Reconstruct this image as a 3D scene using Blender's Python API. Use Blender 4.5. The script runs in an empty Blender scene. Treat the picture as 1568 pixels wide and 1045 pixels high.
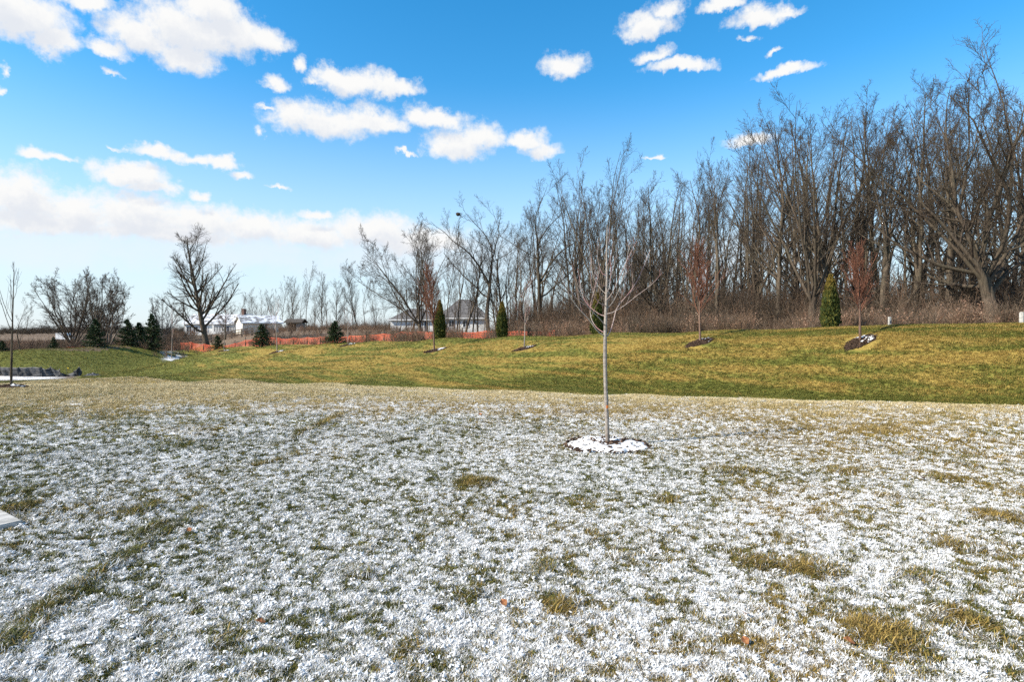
import bpy, bmesh, math, random
import numpy as np
from mathutils import Vector, Matrix
R = math.radians
SC = bpy.context.scene
COL = SC.collection
# ------------------------------------------------------------------ camera, sky, sun, exposure
F = 871.0                       # focal length in photo pixels (1568 wide)
CAMZ = 1.6
PITCH = math.atan(17.5 / F)     # horizon sits 17.5 px above the centre
cd = bpy.data.cameras.new("camera"); cam = bpy.data.objects.new("camera", cd); COL.objects.link(cam)
cd.sensor_width = 36.0; cd.lens = 36.0 * F / 1568.0
cd.clip_start = 0.05; cd.clip_end = 9000
cam.location = (0, 0, CAMZ); cam.rotation_euler = (math.pi / 2 - PITCH, 0, 0)
SC.camera = cam
SUN_EL, SUN_AZ = 36.0, -112.0    # azimuth clockwise from +Y: the sun stands to the left, a little behind
sl = bpy.data.lights.new("sun", 'SUN'); sun = bpy.data.objects.new("sun", sl); COL.objects.link(sun)
sl.energy = 4.8; sl.angle = R(0.6); sl.color = (1.0, 0.93, 0.81)
_sd = Vector((math.sin(R(SUN_AZ)) * math.cos(R(SUN_EL)), math.cos(R(SUN_AZ)) * math.cos(R(SUN_EL)), math.sin(R(SUN_EL))))
sun.rotation_euler = _sd.to_track_quat('Z', 'Y').to_euler()
sun.location = (-30, -10, 40)
SC.view_settings.view_transform = 'Standard'; SC.view_settings.look = 'None'
SC.view_settings.gamma = 1.0; SC.view_settings.exposure = 0.80; SC.view_settings.use_curve_mapping = False
SC.cycles.use_denoising = False; SC.cycles.use_adaptive_sampling = True; SC.cycles.adaptive_threshold = 0.02
SC.cycles.max_bounces = 4; SC.cycles.diffuse_bounces = 2; SC.cycles.glossy_bounces = 2; SC.cycles.transparent_max_bounces = 8
SC.cycles.caustics_reflective = False; SC.cycles.caustics_refractive = False

def pix_dir(px, py):
    a = (px - 784.0) / F; b = (522.5 - py) / F
    c, s = math.cos(PITCH), math.sin(PITCH)
    return Vector((a, c + b * s, b * c - s))
def P(px, py, d):                                  # the point on a pixel's ray at depth d
    v = pix_dir(px, py); k = d / v.y
    return (v.x * k, d, CAMZ + v.z * k)

# ---- world: Nishita sky with scattered cumulus
W = bpy.data.worlds.new("World"); SC.world = W; W.use_nodes = True
nt = W.node_tree; nt.nodes.clear()
STR = 0.11
def N(tree, t, **kw):
    n = tree.nodes.new(t)
    for k, v in kw.items(): setattr(n, k, v)
    return n
def math_n(tree, op, a, b=None, c=None, clamp=False):
    n = N(tree, 'ShaderNodeMath', operation=op, use_clamp=clamp)
    for i, x in enumerate((a, b, c)):
        if x is None: continue
        if isinstance(x, (int, float)): n.inputs[i].default_value = x
        else: tree.links.new(x, n.inputs[i])
    return n.outputs[0]
def vec_n(tree, op, a, b=None, c=None):
    n = N(tree, 'ShaderNodeVectorMath', operation=op)
    for i, x in enumerate((a, b, c)):
        if x is None: continue
        if isinstance(x, (tuple, list)): n.inputs[i].default_value = x
        else: tree.links.new(x, n.inputs[i])
    return n.outputs['Value'] if op in ('LENGTH', 'DOT_PRODUCT') else n.outputs[0]
def mrange(tree, x, a, b, c=0.0, d=1.0, smooth=True):
    n = N(tree, 'ShaderNodeMapRange', interpolation_type='SMOOTHSTEP' if smooth else 'LINEAR', clamp=True)
    for i, v in zip((1, 2, 3, 4), (a, b, c, d)): n.inputs[i].default_value = v
    tree.links.new(x, n.inputs[0]); return n.outputs[0]
def mixc(tree, f, a, b):
    n = N(tree, 'ShaderNodeMix', data_type='RGBA')
    for s, x in ((n.inputs[0], f), (n.inputs[6], a), (n.inputs[7], b)):
        if isinstance(x, (int, float)): s.default_value = x
        elif isinstance(x, (tuple, list)): s.default_value = (*x[:3], 1)
        else: tree.links.new(x, s)
    return n.outputs[2]
def noise_n(tree, vec, scale, detail=4, rough=0.55, dim='3D', out=0):
    n = N(tree, 'ShaderNodeTexNoise', noise_dimensions=dim)
    n.inputs['Scale'].default_value = scale; n.inputs['Detail'].default_value = detail; n.inputs['Roughness'].default_value = rough
    if vec is not None: tree.links.new(vec, n.inputs['Vector'])
    return n.outputs[out]

CLOUDS = [  # x, y, half width, half height in photo pixels: where each puff stands in the sky
 (30,25,85,58),(80,66,42,34),(130,4,60,22),(0,10,70,50),(285,48,95,52),(345,55,80,46),(215,58,72,34),(290,88,52,34),(325,18,62,38),(405,66,42,26),(160,75,32,14),
 (168,108,15,8),(3,106,9,12),(2,136,8,9),(545,130,62,30),(600,138,54,20),(515,122,34,22),(462,101,13,16),(480,129,16,10),(420,130,24,13),(401,165,14,6),
 (500,192,88,36),(445,180,38,30),(560,190,58,30),(602,196,26,16),(398,205,10,16),(672,187,44,20),(640,178,26,16),(700,224,52,30),(735,214,32,26),(802,216,38,17),(828,230,26,14),
 (862,104,32,19),(995,42,46,27),(1022,14,26,20),(1162,28,48,23),(1105,8,36,14),(1200,20,26,9),(998,90,28,12),(1042,104,60,12),(1205,112,54,10),(1144,64,15,7),(1186,79,17,6),
 (62,238,32,11),(102,244,24,9),(245,236,52,15),(300,244,30,10),(335,248,30,11),(370,267,22,8),(172,229,15,6),(205,270,66,24),(232,288,44,15),(305,299,19,9),
 (30,308,90,50),(110,328,76,42),(205,332,88,44),(300,342,82,38),(385,352,80,30),(470,360,78,28),(560,356,86,32),(640,370,80,28),(70,345,120,26),(250,358,140,22),(-60,300,90,40),(-190,310,110,34),(-340,300,120,30),
 (1150,215,36,13),(1003,238,17,4),(485,328,30,8),(428,285,20,4),(620,235,18,4)]
HAZY = [(60,380,300,60),(330,390,300,55),(620,395,280,60),(1150,400,300,60),(430,384,110,16),(560,386,90,18),(90,345,170,12),(240,362,60,6),(640,400,120,14)]
def azel(px, py):
    v = pix_dir(px, py).normalized(); return math.atan2(v.x, v.y), math.asin(v.z)
def cloud_group(blobs, name):
    g = bpy.data.node_groups.new(name, 'ShaderNodeTree')
    g.interface.new_socket('V', in_out='INPUT', socket_type='NodeSocketVector'); g.interface.new_socket('D', in_out='OUTPUT', socket_type='NodeSocketFloat')
    gi = g.nodes.new('NodeGroupInput'); go = g.nodes.new('NodeGroupOutput')
    acc = None
    for (x, y, rx, ry) in blobs:
        a0, e0 = azel(x, y); a1, _ = azel(x + rx, y); _, e1 = azel(x, y - ry)
        ra, re = abs(a1 - a0), abs(e1 - e0)
        v = vec_n(g, 'MULTIPLY_ADD', gi.outputs[0], (1 / ra, 1 / re, 0), (-a0 / ra, -e0 / re, 0))
        w = vec_n(g, 'MULTIPLY', v, (-1, -1.5, 0)); m = vec_n(g, 'MAXIMUM', v, w)
        l = vec_n(g, 'LENGTH', m)
        if rx < 34: l = math_n(g, 'MULTIPLY_ADD', l, 0.75, 0.42 * (1 - max(rx - 10, 0) / 30))      # small puffs are thin and frayed
        if acc is None: acc = l
        else:
            n = N(g, 'ShaderNodeMath', operation='SMOOTH_MIN'); g.links.new(acc, n.inputs[0]); g.links.new(l, n.inputs[1]); n.inputs[2].default_value = 0.18
            acc = n.outputs[0]
    g.links.new(acc, go.inputs[0]); return g
tc = N(nt, 'ShaderNodeTexCoord'); D = tc.outputs['Generated']
sep = N(nt, 'ShaderNodeSeparateXYZ'); nt.links.new(D, sep.inputs[0])
az = math_n(nt, 'ARCTAN2', sep.outputs[0], sep.outputs[1]); el = math_n(nt, 'ARCSINE', sep.outputs[2])
cmb = N(nt, 'ShaderNodeCombineXYZ'); nt.links.new(az, cmb.inputs[0]); nt.links.new(el, cmb.inputs[1]); V0 = cmb.outputs[0]
def warped(off):
    v = vec_n(nt, 'ADD', V0, off)
    n1 = vec_n(nt, 'SUBTRACT', noise_n(nt, v, 16, 5, 0.62, out=1), (.5, .5, .5))
    n2 = vec_n(nt, 'SUBTRACT', noise_n(nt, v, 60, 3, 0.62, out=1), (.5, .5, .5))
    v = vec_n(nt, 'MULTIPLY_ADD', n1, (.055, .045, 0), v)
    return vec_n(nt, 'MULTIPLY_ADD', n2, (.014, .014, 0), v), v
G = cloud_group(CLOUDS, 'cumulus')
def density(off):
    vw, _ = warped(off)
    gn = N(nt, 'ShaderNodeGroup'); gn.node_tree = G; nt.links.new(vw, gn.inputs[0])
    fbm = noise_n(nt, vec_n(nt, 'ADD', V0, off), 42, 6, 0.68)
    d = math_n(nt, 'MULTIPLY_ADD', fbm, -1.25, math_n(nt, 'ADD', gn.outputs[0], 0.61))
    return d
d0 = density((0, 0, 0)); d1 = density((-0.008, 0.021, 0))
# the same kind of scattered cumulus goes on outside the frame
pv = N(nt, 'ShaderNodeCombineXYZ')
zc = math_n(nt, 'ADD', math_n(nt, 'MAXIMUM', sep.outputs[2], 0.0), 0.12)
nt.links.new(math_n(nt, 'DIVIDE', sep.outputs[0], zc), pv.inputs[0]); nt.links.new(math_n(nt, 'DIVIDE', sep.outputs[1], zc), pv.inputs[1])
rest = noise_n(nt, pv.outputs[0], 1.3, 5, 0.55)
inside = math_n(nt, 'MULTIPLY', mrange(nt, math_n(nt, 'ABSOLUTE', az), 0.80, 1.10, 1, 0), mrange(nt, el, 0.52, 0.66, 1, 0))
dr = math_n(nt, 'ADD', mrange(nt, rest, 0.5, 0.66, 1.5, 0.4, False), math_n(nt, 'MULTIPLY', inside, 3.0))
mrest = mrange(nt, dr, 0.75, 1.15, 1, 0)
mask = mrange(nt, d0, 0.42, 1.20, 1, 0)
mask = math_n(nt, 'POWER', mask, 0.8)
shade = mrange(nt, d1, 0.10, 1.0, 1, 0)
Gh = cloud_group(HAZY, 'thin_cloud'); gh = N(nt, 'ShaderNodeGroup'); gh.node_tree = Gh
nt.links.new(vec_n(nt, 'MULTIPLY_ADD', vec_n(nt, 'SUBTRACT', noise_n(nt, V0, 16, 5, 0.6, out=1), (.5, .5, .5)), (.09, .03, 0), V0), gh.inputs[0])
thin = math_n(nt, 'MULTIPLY', mrange(nt, math_n(nt, 'MULTIPLY_ADD', noise_n(nt, V0, 26, 5, .65), -1.0, math_n(nt, 'ADD', gh.outputs[0], .5)), 0.1, 1.25, 0.62, 0), 1.0)
sky = N(nt, 'ShaderNodeTexSky', sky_type='NISHITA', sun_disc=False)
sky.sun_elevation = R(SUN_EL); sky.sun_rotation = R(SUN_AZ % 360); sky.air_density = 1.0; sky.dust_density = 0.15; sky.ozone_density = 1.6; sky.altitude = 200
K = 1 / STR
hs = N(nt, 'ShaderNodeHueSaturation'); nt.links.new(sky.outputs[0], hs.inputs['Color']); hs.inputs['Saturation'].default_value = 1.42; hs.inputs['Value'].default_value = 1.30; hs.inputs['Hue'].default_value = 0.492
veil = mrange(nt, math_n(nt, 'ABSOLUTE', el), 0.0, 0.42, 0.88, 0)                       # pale haze low over the land, all the way round
base = mixc(nt, veil, hs.outputs[0], tuple(c * K for c in (0.40, 0.48, 0.55)))
lit = tuple(c * K for c in (0.56, 0.56, 0.555)); und = tuple(c * K for c in (0.455, 0.475, 0.51))
ccol = mixc(nt, shade, lit, und)  # cloud lighting mixed in as colour: bright tops, shaded undersides
fade = math_n(nt, 'MULTIPLY', mrange(nt, math_n(nt, 'ABSOLUTE', az), 0.78, 1.08, 1, 0), mrange(nt, el, 0.54, 0.64, 1, 0))
c1 = mixc(nt, math_n(nt, 'MULTIPLY', thin, fade), base, tuple(c * K for c in (0.50, 0.53, 0.56)))
c2 = mixc(nt, math_n(nt, 'MAXIMUM', math_n(nt, 'MULTIPLY', mask, fade), mrest), c1, ccol)
bg = N(nt, 'ShaderNodeBackground'); bg.inputs['Strength'].default_value = STR; nt.links.new(c2, bg.inputs[0])
c3 = mixc(nt, mrest, base, lit)
bg2 = N(nt, 'ShaderNodeBackground'); bg2.inputs['Strength'].default_value = STR; nt.links.new(c3, bg2.inputs[0])
# a hard switch where neither layer has a puff, so the costly one is only worked out where its puffs are
sw = math_n(nt, 'MULTIPLY', math_n(nt, 'LESS_THAN', math_n(nt, 'ABSOLUTE', az), 1.10), math_n(nt, 'MULTIPLY', math_n(nt, 'LESS_THAN', el, 0.66), math_n(nt, 'GREATER_THAN', el, 0.0)))
mx = N(nt, 'ShaderNodeMixShader'); nt.links.new(sw, mx.inputs[0]); nt.links.new(bg2.outputs[0], mx.inputs[1]); nt.links.new(bg.outputs[0], mx.inputs[2])
wo = N(nt, 'ShaderNodeOutputWorld'); nt.links.new(mx.outputs[0], wo.inputs[0])
W.cycles.sampling_method = 'MANUAL'; W.cycles.sample_map_resolution = 512

# ------------------------------------------------------------------ helpers
rng = np.random.default_rng(7)
def hash2(ix, iy, seed):
    n = (ix.astype(np.int64) * 374761393 + iy.astype(np.int64) * 668265263 + seed * 974711) & 0x7fffffff
    n = ((n ^ (n >> 13)) * 1274126177) & 0x7fffffff
    return ((n ^ (n >> 16)) & 0xffff) / 65535.0
def vnoise(x, y, seed=0):
    ix, iy = np.floor(x), np.floor(y); fx, fy = x - ix, y - iy
    fx = fx * fx * (3 - 2 * fx); fy = fy * fy * (3 - 2 * fy)
    a = hash2(ix, iy, seed); b = hash2(ix + 1, iy, seed); c = hash2(ix, iy + 1, seed); d = hash2(ix + 1, iy + 1, seed)
    return (a + (b - a) * fx) * (1 - fy) + (c + (d - c) * fx) * fy
def fbm(x, y, seed=0, oct=4, gain=0.5):
    s = 0; a = 1; t = 0
    c, sn = 0.8, 0.6
    for o in range(oct):
        s = s + a * vnoise(x, y, seed + o * 17); t += a; a *= gain
        x, y = (c * x - sn * y) * 2.03 + 11.3, (sn * x + c * y) * 2.03 - 7.1
    return s / t
def sstep(a, b, x):
    t = np.clip((x - a) / (b - a), 0, 1); return t * t * (3 - 2 * t)
def mesh_np(name, V, faces, smooth=False):
    """V (n,3); faces a list of int arrays of shape (m,k)."""
    me = bpy.data.meshes.new(name)
    V = np.asarray(V, np.float32).reshape(-1, 3)
    faces = [np.asarray(f, np.int32) for f in faces if len(f)]
    me.vertices.add(len(V)); me.vertices.foreach_set('co', V.ravel())
    tot = np.concatenate([np.full(len(f), f.shape[1], np.int32) for f in faces])
    idx = np.concatenate([f.ravel() for f in faces])
    me.loops.add(len(idx)); me.loops.foreach_set('vertex_index', idx)
    me.polygons.add(len(tot)); st = np.zeros(len(tot), np.int32); st[1:] = np.cumsum(tot)[:-1]
    me.polygons.foreach_set('loop_start', st); me.polygons.foreach_set('loop_total', tot)
    if smooth: me.polygons.foreach_set('use_smooth', np.ones(len(tot), bool))
    me.update(calc_edges=True); return me
def link(name, me, mat=None, parent=None, loc=None):
    o = bpy.data.objects.new(name, me); COL.objects.link(o)
    if mat is not None and me is not None and not me.materials: me.materials.append(mat)
    if parent is not None: o.parent = parent
    if loc is not None: o.location = loc
    return o
def tag(o, label=None, cat=None, group=None, kind=None):
    if label: o['label'] = label
    if cat: o['category'] = cat
    if group: o['group'] = group
    if kind: o['kind'] = kind
    return o
def thing(name, label, cat, loc=(0, 0, 0), rz=0.0, group=None, scale=1.0):
    o = bpy.data.objects.new(name, None); COL.objects.link(o); o.location = loc; o.rotation_euler = (0, 0, rz)
    o.scale = (scale,) * 3 if isinstance(scale, (int, float)) else scale
    o.empty_display_size = 0.2
    return tag(o, label, cat, group)
class MB:                                            # small mesh collector
    def __init__(s): s.v = []; s.f = []
    def add(s, vs, fs):
        b = len(s.v); s.v += [tuple(x) for x in vs]; s.f += [tuple(i + b for i in f) for f in fs]; return s
    def box(s, x0, x1, y0, y1, z0, z1, M=None):
        vs = [Vector((x, y, z)) for z in (z0, z1) for y in (y0, y1) for x in (x0, x1)]
        if M is not None: vs = [M @ v for v in vs]
        return s.add(vs, [(0, 2, 3, 1), (4, 5, 7, 6), (0, 1, 5, 4), (2, 6, 7, 3), (0, 4, 6, 2), (1, 3, 7, 5)])
    def build(s, name, mat, parent=None, loc=None, smooth=False):
        me = bpy.data.meshes.new(name); me.from_pydata(s.v, [], s.f); me.update()
        if smooth:
            for p in me.polygons: p.use_smooth = True
        return link(name, me, mat, parent, loc)

# ------------------------------------------------------------------ materials
def mat(name, build, rough=0.85, spec=0.25):
    m = bpy.data.materials.new(name); m.use_nodes = True; t = m.node_tree
    b = t.nodes['Principled BSDF']; b.inputs['Roughness'].default_value = rough; b.inputs['Specular IOR Level'].default_value = spec
    c = build(t, b)
    if c is not None:
        if isinstance(c, tuple): b.inputs['Base Color'].default_value = (*c, 1)
        else: t.links.new(c, b.inputs['Base Color'])
    return m
def pos(t): return N(t, 'ShaderNodeNewGeometry').outputs['Position']
def objc(t): return N(t, 'ShaderNodeTexCoord').outputs['Object']
def island(t): return N(t, 'ShaderNodeNewGeometry').outputs['Random Per Island']
def objrand(t): return N(t, 'ShaderNodeObjectInfo').outputs['Random']
def ramp(t, f, stops):
    n = N(t, 'ShaderNodeValToRGB'); e = n.color_ramp.elements
    while len(e) < len(stops): e.new(0.5)
    for i, (p, c) in enumerate(stops): e[i].position = p; e[i].color = (*c, 1)
    t.links.new(f, n.inputs[0]); return n.outputs[0]
def bump(t, b, h, strength=0.4, dist=0.02):
    n = N(t, 'ShaderNodeBump'); n.inputs['Strength'].default_value = strength; n.inputs['Distance'].default_value = dist
    t.links.new(h, n.inputs['Height']); t.links.new(n.outputs[0], b.inputs['Normal'])
def attr(t, name, typ='GEOMETRY', out=2):
    return N(t, 'ShaderNodeAttribute', attribute_name=name, attribute_type=typ).outputs[out]
def two(c0, c1, scale, rough=0.85, bs=0.4, bd=0.02, spec=0.2, name='m', obj=True, lo=0.35, hi=0.65, detail=5):
    def f(t, b):
        v = objc(t) if obj else pos(t)
        n = noise_n(t, v, scale, detail, 0.6)
        if bs: bump(t, b, n, bs, bd)
        return mixc(t, mrange(t, n, lo, hi), c0, c1)
    return mat(name, f, rough, spec)
SNOWC = (0.775, 0.757, 0.735)
def m_bark(name, c0, c1, sc=3.0, stretch=0.18):
    def f(t, b):
        v = vec_n(t, 'MULTIPLY', objc(t), (1, 1, stretch))
        n = noise_n(t, v, sc * 4, 6, 0.65); n2 = noise_n(t, objc(t), 0.5, 3)
        bump(t, b, n, 0.7, 0.04)
        c = mixc(t, mrange(t, n, 0.35, 0.65), c0, c1)
        c = mixc(t, mrange(t, n2, 0.4, 0.65, 0, 0.5), c, (0.095, 0.083, 0.055))
        h = N(t, 'ShaderNodeHueSaturation'); t.links.new(c, h.inputs['Color'])
        t.links.new(mrange(t, objrand(t), 0, 1, 0.75, 1.3, False), h.inputs['Value']); return h.outputs[0]
    return mat(name, f, 0.9, 0.15)
M = {}
M['bark'] = m_bark('bark', (0.044, 0.033, 0.024), (0.130, 0.099, 0.070))
M['twig'] = m_bark('twig', (0.040, 0.029, 0.022), (0.088, 0.064, 0.046), 1.0, 1.0)
M['bark_grey'] = m_bark('bark_grey', (0.10, 0.082, 0.066), (0.22, 0.19, 0.155))
M['brush'] = mat('brush', lambda t, b: mixc(t, mrange(t, noise_n(t, pos(t), .45, 3), .38, .62), ramp(t, island(t), [(0, (0.05, 0.036, 0.026)), (0.6, (0.12, 0.088, 0.062)), (1, (0.26, 0.20, 0.14))]), ramp(t, island(t), [(0, (0.085, 0.050, 0.032)), (0.5, (0.18, 0.11, 0.072)), (1, (0.36, 0.25, 0.17))])), 0.9, 0.1)
M['weed'] = mat('weed', lambda t, b: ramp(t, island(t), [(0, (0.12, 0.062, 0.042)), (0.5, (0.23, 0.135, 0.088)), (0.85, (0.34, 0.22, 0.15)), (1, (0.48, 0.35, 0.25))]), 0.9, 0.1)
M['bark_red'] = m_bark('bark_red', (0.12, 0.07, 0.05), (0.20, 0.125, 0.09), 8)
M['twig_red'] = mat('twig_red', lambda t, b: ramp(t, island(t), [(0, (0.10, 0.042, 0.028)), (0.6, (0.20, 0.085, 0.052)), (1, (0.30, 0.14, 0.085))]), 0.85, 0.15)
def f_maple(t, b):
    v = vec_n(t, 'MULTIPLY', objc(t), (1, 1, 6))
    n = noise_n(t, v, 7, 5, 0.6); n2 = noise_n(t, objc(t), 4, 3)
    bump(t, b, n, 0.35, 0.004)
    c = mixc(t, mrange(t, n, 0.3, 0.7), (0.17, 0.14, 0.115), (0.31, 0.27, 0.23))
    sx = N(t, 'ShaderNodeSeparateXYZ'); t.links.new(objc(t), sx.inputs[0])
    c = mixc(t, mrange(t, sx.outputs[2], 0.0, 0.35, 0.55, 0), c, (0.11, 0.08, 0.06))   # darker, browner bark towards the foot
    return mixc(t, mrange(t, n2, 0.5, 0.7, 0, 0.35), c, (0.30, 0.26, 0.20))
M['maple'] = mat('maple_bark', f_maple, 0.7, 0.3)
def f_mtw(t, b):
    n = noise_n(t, objc(t), 3.5, 3)
    return mixc(t, mrange(t, n, 0.4, 0.6), (0.38, 0.31, 0.27), (0.30, 0.15, 0.14))
M['maple_twig'] = mat('maple_twig', f_mtw, 0.6, 0.3)
M['scar'] = two((0.55, 0.16, 0.03), (0.40, 0.12, 0.03), 60, name='orange_mark')
def f_conifer(lo, mid, hi):
    def f(t, b):
        b.inputs['Subsurface Weight'].default_value = 0.0
        n = noise_n(t, objc(t), 5.0, 3)
        c = ramp(t, island(t), [(0, lo), (0.6, mid), (1, hi)])
        return mixc(t, mrange(t, n, 0.35, 0.65, 0, 0.5), c, lo)
    return f
M['spruce'] = mat('spruce_needles', f_conifer((0.014, 0.028, 0.014), (0.045, 0.075, 0.028), (0.10, 0.135, 0.045)), 0.7, 0.2)
def f_arb(t, b):
    c = ramp(t, island(t), [(0, (0.022, 0.035, 0.010)), (0.5, (0.055, 0.07, 0.016)), (1, (0.13, 0.115, 0.022))])
    sx = N(t, 'ShaderNodeSeparateXYZ'); t.links.new(objc(t), sx.inputs[0])
    return mixc(t, mrange(t, math_n(t, 'MULTIPLY_ADD', noise_n(t, objc(t), 9, 3), 0.9, sx.outputs[2]), 1.55, 2.15, 0, 0.8), c, (0.24, 0.16, 0.035))  # sunlit yellow of the tops put into the colour
M['arb'] = mat('arborvitae_sprays', f_arb, 0.75, 0.2)
M['mulch'] = mat('mulch', lambda t, b: (bump(t, b, noise_n(t, pos(t), 45, 4), 0.8, 0.02), mixc(t, mrange(t, noise_n(t, pos(t), 40, 5), .35, .65), (0.018, 0.012, 0.009), (0.065, 0.040, 0.027)))[1], 0.95, 0.1)
M['chip'] = mat('wood_chip', lambda t, b: ramp(t, island(t), [(0, (0.02, 0.013, 0.010)), (0.7, (0.07, 0.042, 0.028)), (1, (0.16, 0.10, 0.065))]), 0.95, 0.1)
def f_snow(t, b):
    n = noise_n(t, pos(t), 30, 6, 0.6); n2 = noise_n(t, pos(t), 160, 3)
    bump(t, b, math_n(t, 'MULTIPLY_ADD', n2, 0.35, n), 0.5, 0.012)
    return mixc(t, mrange(t, n, .3, .7), (0.71, 0.695, 0.68), (0.79, 0.775, 0.755))
M['snow'] = mat('snow', f_snow, 0.75, 0.3)
M['concrete'] = two((0.30, 0.285, 0.26), (0.48, 0.455, 0.42), 9, name='concrete', bs=0.25, bd=0.005)
M['siding_white'] = two((0.66, 0.66, 0.64), (0.78, 0.78, 0.76), 2.0, name='white_siding', bs=0)
M['siding_cream'] = two((0.66, 0.63, 0.55), (0.76, 0.73, 0.65), 2.0, name='cream_siding', bs=0)
M['trim'] = mat('trim', lambda t, b: (0.78, 0.78, 0.77), 0.6, 0.3)
M['shingle'] = two((0.075, 0.07, 0.068), (0.16, 0.15, 0.145), 2.5, name='roof_shingle', bs=0.5, bd=0.03)
def f_roofsnow(t, b):
    n = noise_n(t, objc(t), 1.1, 5, 0.6)
    return mixc(t, mrange(t, n, 0.42, 0.56), (0.17, 0.165, 0.16), (0.66, 0.67, 0.70))
M['shingle_snow'] = mat('snowy_shingle', f_roofsnow, 0.85, 0.2)
M['glass'] = mat('window_glass', lambda t, b: (0.03, 0.035, 0.045), 0.12, 0.6)
M['door'] = two((0.05, 0.055, 0.07), (0.08, 0.085, 0.10), 6, name='dark_door', bs=0)
M['brick'] = two((0.14, 0.08, 0.06), (0.22, 0.13, 0.10), 8, name='chimney_brick')
M['grey_wood'] = two((0.13, 0.115, 0.10), (0.27, 0.245, 0.22), 7, name='weathered_wood')
M['dark_wood'] = two((0.045, 0.036, 0.030), (0.10, 0.085, 0.07), 7, name='dark_wood')
M['post_white'] = two((0.34, 0.32, 0.29), (0.48, 0.46, 0.42), 12, name='pale_post')
M['orange'] = mat('orange_mesh', lambda t, b: mixc(t, mrange(t, noise_n(t, pos(t), 1.3, 4), .3, .7), (0.52, 0.07, 0.03), (0.64, 0.15, 0.07)), 0.6, 0.3)
def f_silt(t, b):
    v = vec_n(t, 'MULTIPLY', objc(t), (0.6, 1, 9)); n = noise_n(t, v, 2.2, 5, 0.6); bump(t, b, n, 0.6, 0.05)
    return mixc(t, mrange(t, n, .42, .62), (0.022, 0.023, 0.026), (0.10, 0.10, 0.105))
M['silt'] = mat('silt_fabric', f_silt, 0.65, 0.3)
M['yellow'] = mat('yellow_plastic', lambda t, b: (0.80, 0.52, 0.03), 0.5, 0.4)
M['paint_white'] = mat('white_paint', lambda t, b: (0.78, 0.78, 0.78), 0.35, 0.5)
M['paint_red'] = mat('red_paint', lambda t, b: (0.55, 0.07, 0.08), 0.4, 0.5)
M['rubber'] = mat('rubber', lambda t, b: (0.025, 0.025, 0.025), 0.9, 0.2)
M['leaf_dry'] = two((0.20, 0.07, 0.03), (0.34, 0.15, 0.06), 40, name='dry_leaf')
M['nest'] = two((0.03, 0.02, 0.015), (0.09, 0.06, 0.04), 20, name='nest')

# ------------------------------------------------------------------ terrain
def cols(*a): return list(a)
CP = []                                               # control points of the land, world metres
def cp(px, py, d, dz=0.0):
    p = P(px, py, d); CP.append((p[0], p[1], p[2] + dz))
for x in (-14, -9, -4.5, 0, 4.5, 9):
    for y in (-14, -7, -1, 3, 6): CP.append((x, y, 0.0))
CP += [(-30, -20, 0), (-30, 0, 0), (30, -20, .3), (22, 0, .4), (0, -40, 0), (-60, -30, -.5), (-55, 10, -.8), (60, -30, .6), (45, 0, .6), (14, 3, .15)]
cp(929, 685, 7.74); cp(17, 593, 15.8); cp(300, 600, 14.7); cp(600, 612, 12.9); cp(1500, 690, 7.6); cp(1250, 640, 10.4)
SHO = [(1640, 622, 10.4), (1568, 620, 11), (1430, 617, 11.9), (1300, 613, 13), (1150, 608, 14.2), (1000, 604, 15.6), (784, 598, 17.6), (640, 593, 19.5), (500, 588, 22), (350, 582, 27), (200, 577.5, 35), (100, 581, 36), (0, 588, 33), (-120, 592, 32)]
for (x, y, d) in SHO:
    cp(x, y, d)
    if x > 150: q = P(x, y, d); k = 1.10; CP.append((q[0] * k, q[1] * k, q[2] - 0.13 - 0.008 * d))
CRE = [(1700, 493), (1568, 497), (1400, 499), (1270, 502), (1072, 508), (914, 510.5), (769, 516), (673, 518.5), (560, 524), (500, 526.5), (425, 529), (343, 534)]
MUL = [521, 521, 523, 524, 524, 529, 535, 538, 539, 540, 541, 541]
for (x, y), ym in zip(CRE, MUL):
    u = (x - 784) / F; dc = 28 / (1 + u); dm = 25.3 / (1 + u)
    cp(x, y, dc); cp(x, ym, dm)
    c = P(x, y, dc); k = 30 / 28; CP.append((c[0] * k, c[1] * k, c[2] - 0.12))
    k = 35 / 28; CP.append((c[0] * k, c[1] * k, c[2] - 0.6))
cp(500, 562, 29.5); cp(425, 563, 35); cp(343, 560, 43); cp(640, 565, 24)
for a in [(300, 543, 54), (270, 552, 51), (240, 561, 47), (200, 571, 42), (265, 553, 62), (282, 550, 67), (240, 560, 57), (200, 568, 52)]: cp(*a)
for a in [(-120, 552, 46), (0, 546, 48), (60, 534, 54), (150, 531, 60), (215, 532, 64), (240, 536, 66), (-60, 574, 43), (0, 574, 42), (100, 575, 43.5), (150, 575, 45), (100, 553, 50.5), (30, 562, 46), (170, 556, 54)]: cp(*a)
for (x, y, d) in [(-120, 552, 46), (0, 546, 48), (60, 534, 54), (150, 531, 60), (240, 536, 66)]:
    q = P(x, y, d); CP.append((q[0] * 1.2, q[1] * 1.2, q[2] - 1.7))
for s_ in (-60, -40, -20, 0, 20):                      # woodland floor
    for t_ in (50, 62, 80, 110):
        X, Y = (s_ + t_) / 1.4142, (t_ - s_) / 1.4142
        if X > -14: CP.append((X, Y, 0.55 if t_ < 60 else 0.8))
for a in [(350, 513, 109), (300, 513.5, 108), (450, 510, 112), (560, 508, 115), (650, 507, 100), (330, 524, 82), (450, 516, 78)]: cp(*a)
CP += [(-110, 60, -2), (-100, 100, -2.4), (-75, 95, -2.2), (-60, 120, -1.5), (-130, 150, -2.4), (-80, 160, -1), (0, 160, 1.0), (90, 120, 1.0), (110, 40, .8), (-100, 0, -1)]
CP = np.array(CP)
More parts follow.
